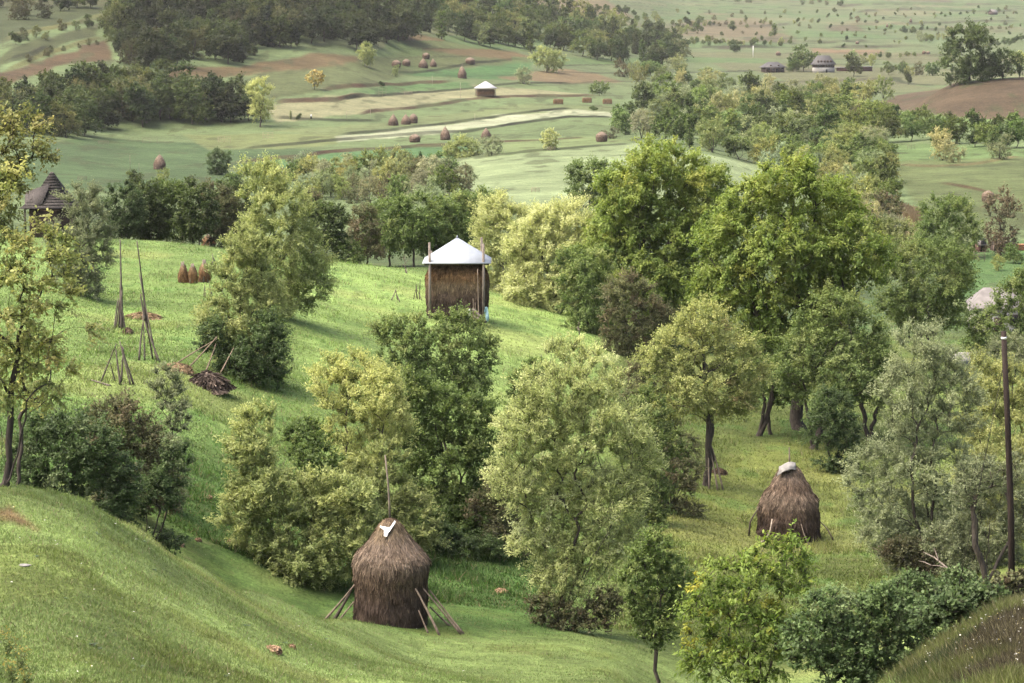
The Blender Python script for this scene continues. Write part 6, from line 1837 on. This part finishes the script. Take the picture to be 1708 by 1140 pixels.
def weed(label, u, v, rpx, seed, leafc=(.075, .105, .055), n=14, group='broad leaved weeds on the near slope', name='dock_plant', tall=.35):
    g = ground_uv(u, v, 28)
    r = rpx * ppm(g[1])
    rng = np.random.RandomState(seed)
    a = rng.uniform(0, 6.28, n)
    el = rng.uniform(.15, .9, n)
    d = np.stack([np.cos(a) * np.cos(el), np.sin(a) * np.cos(el), np.sin(el) * tall * 2], -1)
    L = r * rng.uniform(.6, 1.1, n)
    s = nrm(np.cross(d, [0, 0, 1.0])) * (L * .2)[:, None]
    p0 = np.zeros((n, 3)) + rng.normal(0, r * .12, (n, 3)) * [1, 1, 0]
    mid = p0 + d * (L * .55)[:, None]
    tip = p0 + d * L[:, None] - np.array([0, 0, .25]) * L[:, None]
    V = np.stack([p0, mid - s, tip, mid + s], 1).reshape(-1, 3)
    t = np.array(leafc) * rng.uniform(.8, 1.4, (n, 1))
    o = obj(name, mesh_np(name, V, np.arange(4 * n).reshape(-1, 4), [M_LEAF], 4, t), None, g + [0, 0, .02])
    return setp(o, label, 'weed', group)


for i, (u, v, r, lab) in enumerate([(155, 1078, 13, 'large grey green dock plant low on the near slope'), (168, 1085, 9, 'dock plant touching the large grey green one'), (235, 1115, 13, 'leafy dock plant near the bottom edge of the slope'), (222, 1122, 8, 'small dock leaf tuft beside the leafy bottom one'),
                                    (240, 905, 8, 'small leafy weed high on the slope crest'), (257, 952, 8, 'small weed in the middle of the near slope'), (163, 892, 8, 'leafy weed below the slope crest at left'), (411, 1046, 8, 'weed on the slope left of the nearest haystack'),
                                    (475, 1074, 8, 'weed beside the small molehill'), (62, 930, 7, 'weed beside the white stone'), (376, 1130, 9, 'weed at the bottom edge under the haystack slope'), (545, 1068, 7, 'small weed below the left haystack props'), (110, 1000, 7, 'small weed in the left part of the slope'), (330, 1010, 6, 'small weed under the slope crest')]):
    weed(lab, u, v, r, 300 + i)
# goldenrod-like stalks at the lower left corner
for i, (u, v, h, lab) in enumerate([(12, 1095, 48, 'tall yellow flowering weed at the lower left corner'), (32, 1120, 50, 'yellow flowering weed right of the tallest one'), (-4, 1130, 50, 'yellow flowering weed cut by the left edge'), (22, 1145, 45, 'yellow flowering weed lowest in the corner'), (46, 1150, 40, 'yellow flowering weed nearest the grass')]):
    g = ground_uv(u, v, 28)
    k = ppm(g[1])
    H = h * k
    root = empty('flowering_weed', g, lab, 'weed', 'yellow flowering weeds at the lower left')
    rng = np.random.RandomState(400 + i)
    mb = MB()
    V, tt = [], []
    for s in range(5):
        e = np.array([rng.normal(0, .2) * H, rng.normal(0, .2) * H, H * rng.uniform(.7, 1.05)])
        mb.tube([[0, 0, 0], e * .5 + rng.normal(0, .02, 3), e], [.006, .005, .003], 4, (.5, .6, .3))
        for q in range(46):
            t = rng.uniform(.15, 1)
            c = e * t + rng.normal(0, .03 + .02 * t, 3)
            ax, sd_ = nrm(rng.normal(size=3)), nrm(rng.normal(size=3))
            L = .05 if t > .7 else .08
            V += [c - ax * L * .5, c + sd_ * .014, c + ax * L * .5, c - sd_ * .014]
            tt.append(np.array([.26, .22, .06] if t > .72 and rng.rand() < .6 else [.11, .14, .05]) * rng.uniform(.8, 1.3))
    mb.build('stem', M_WOOD, root)
    V = np.array(V)
    obj('leaves', mesh_np('leaves', V, np.arange(len(V)).reshape(-1, 4), [M_LEAF], 4, np.array(tt)), root)
# white umbels scattered on the right bank and over the slope
rng = np.random.RandomState(77)
V, tt = [], []
pts = [(rng.uniform(1540, 1712), rng.uniform(1030, 1138)) for _ in range(110)] + [(rng.uniform(0, 900), rng.uniform(830, 1138)) for _ in range(90)] + [(rng.uniform(1560, 1712), rng.uniform(985, 1040)) for _ in range(30)]
for u, v in pts:
    g = ground_uv(u, v, 28)
    big = u > 1000
    c = g + [0, 0, rng.uniform(.1, .35) if big else rng.uniform(.05, .12)]
    r = rng.uniform(.008, .019) if big else rng.uniform(.01, .022)
    if g[1] > 95:
        continue
    for q in range(3):
        o = c + rng.normal(0, r * .6, 3) * [1, 1, .3]
        a, b = nrm(rng.normal(size=3) * [1, 1, .3]), nrm(rng.normal(size=3) * [1, 1, .6])
        V += [o - a * r, o + b * r * .7, o + a * r, o - b * r * .7]
        tt.append(np.array([.45, .44, .39]) if rng.rand() < .9 else np.array([.4, .33, .08]))
V = np.array(V)
fl = obj('wild_flowers', mesh_np('wild_flowers', V, np.arange(len(V)).reshape(-1, 4), [M_FLOWER], 4, np.array(tt)))
setp(fl, 'tiny white wild flowers scattered over bank and slope', kind='stuff')
# dry reeds by the orange patch
rng = np.random.RandomState(78)
V, tt = [], []
for _ in range(1500):
    t = rng.rand()
    u = np.interp(t, [0, 1], [1484, 1534]) + rng.normal(0, 2)
    v = np.interp(t, [0, 1], [350, 372]) + rng.uniform(-6, 6)
    g = ground_uv(u, v, 280)
    h = rng.uniform(.9, 2.0)
    tip = g + [rng.normal(0, .2), rng.normal(0, .2), h]
    s = np.array([rng.uniform(.03, .07), 0, 0])
    V += [g - s, g + s, tip + s * .6, tip - s * .6]
    tt.append(np.array([.2, .155, .09]) * rng.uniform(.7, 1.3))
V = np.array(V)
rd = obj('dry_reeds', mesh_np('dry_reeds', V, np.arange(len(V)).reshape(-1, 4), [M_LEAF], 4, np.array(tt)))
setp(rd, 'band of dry pale reeds', kind='stuff')

# ------------------------------------------------------------------ valley haze
hz = MB().box((0, 2275, 235), (6200, 4700, 560))
M_HAZE = bpy.data.materials.new('haze')
M_HAZE.use_nodes = True
hn = M_HAZE.node_tree
hn.nodes.remove(hn.nodes['Principled BSDF'])
pv = hn.nodes.new('ShaderNodeVolumePrincipled')
pv.inputs['Color'].default_value = (.92, .93, .92, 1)
pv.inputs['Density'].default_value = .000032
pv.inputs['Anisotropy'].default_value = .2
hn.links.new(pv.outputs[0], hn.nodes['Material Output'].inputs['Volume'])
setp(obj('haze', mesh_np('haze', np.vstack(hz.v), np.vstack(hz.f), [M_HAZE])), 'thin pale haze filling the valley air', kind='stuff')
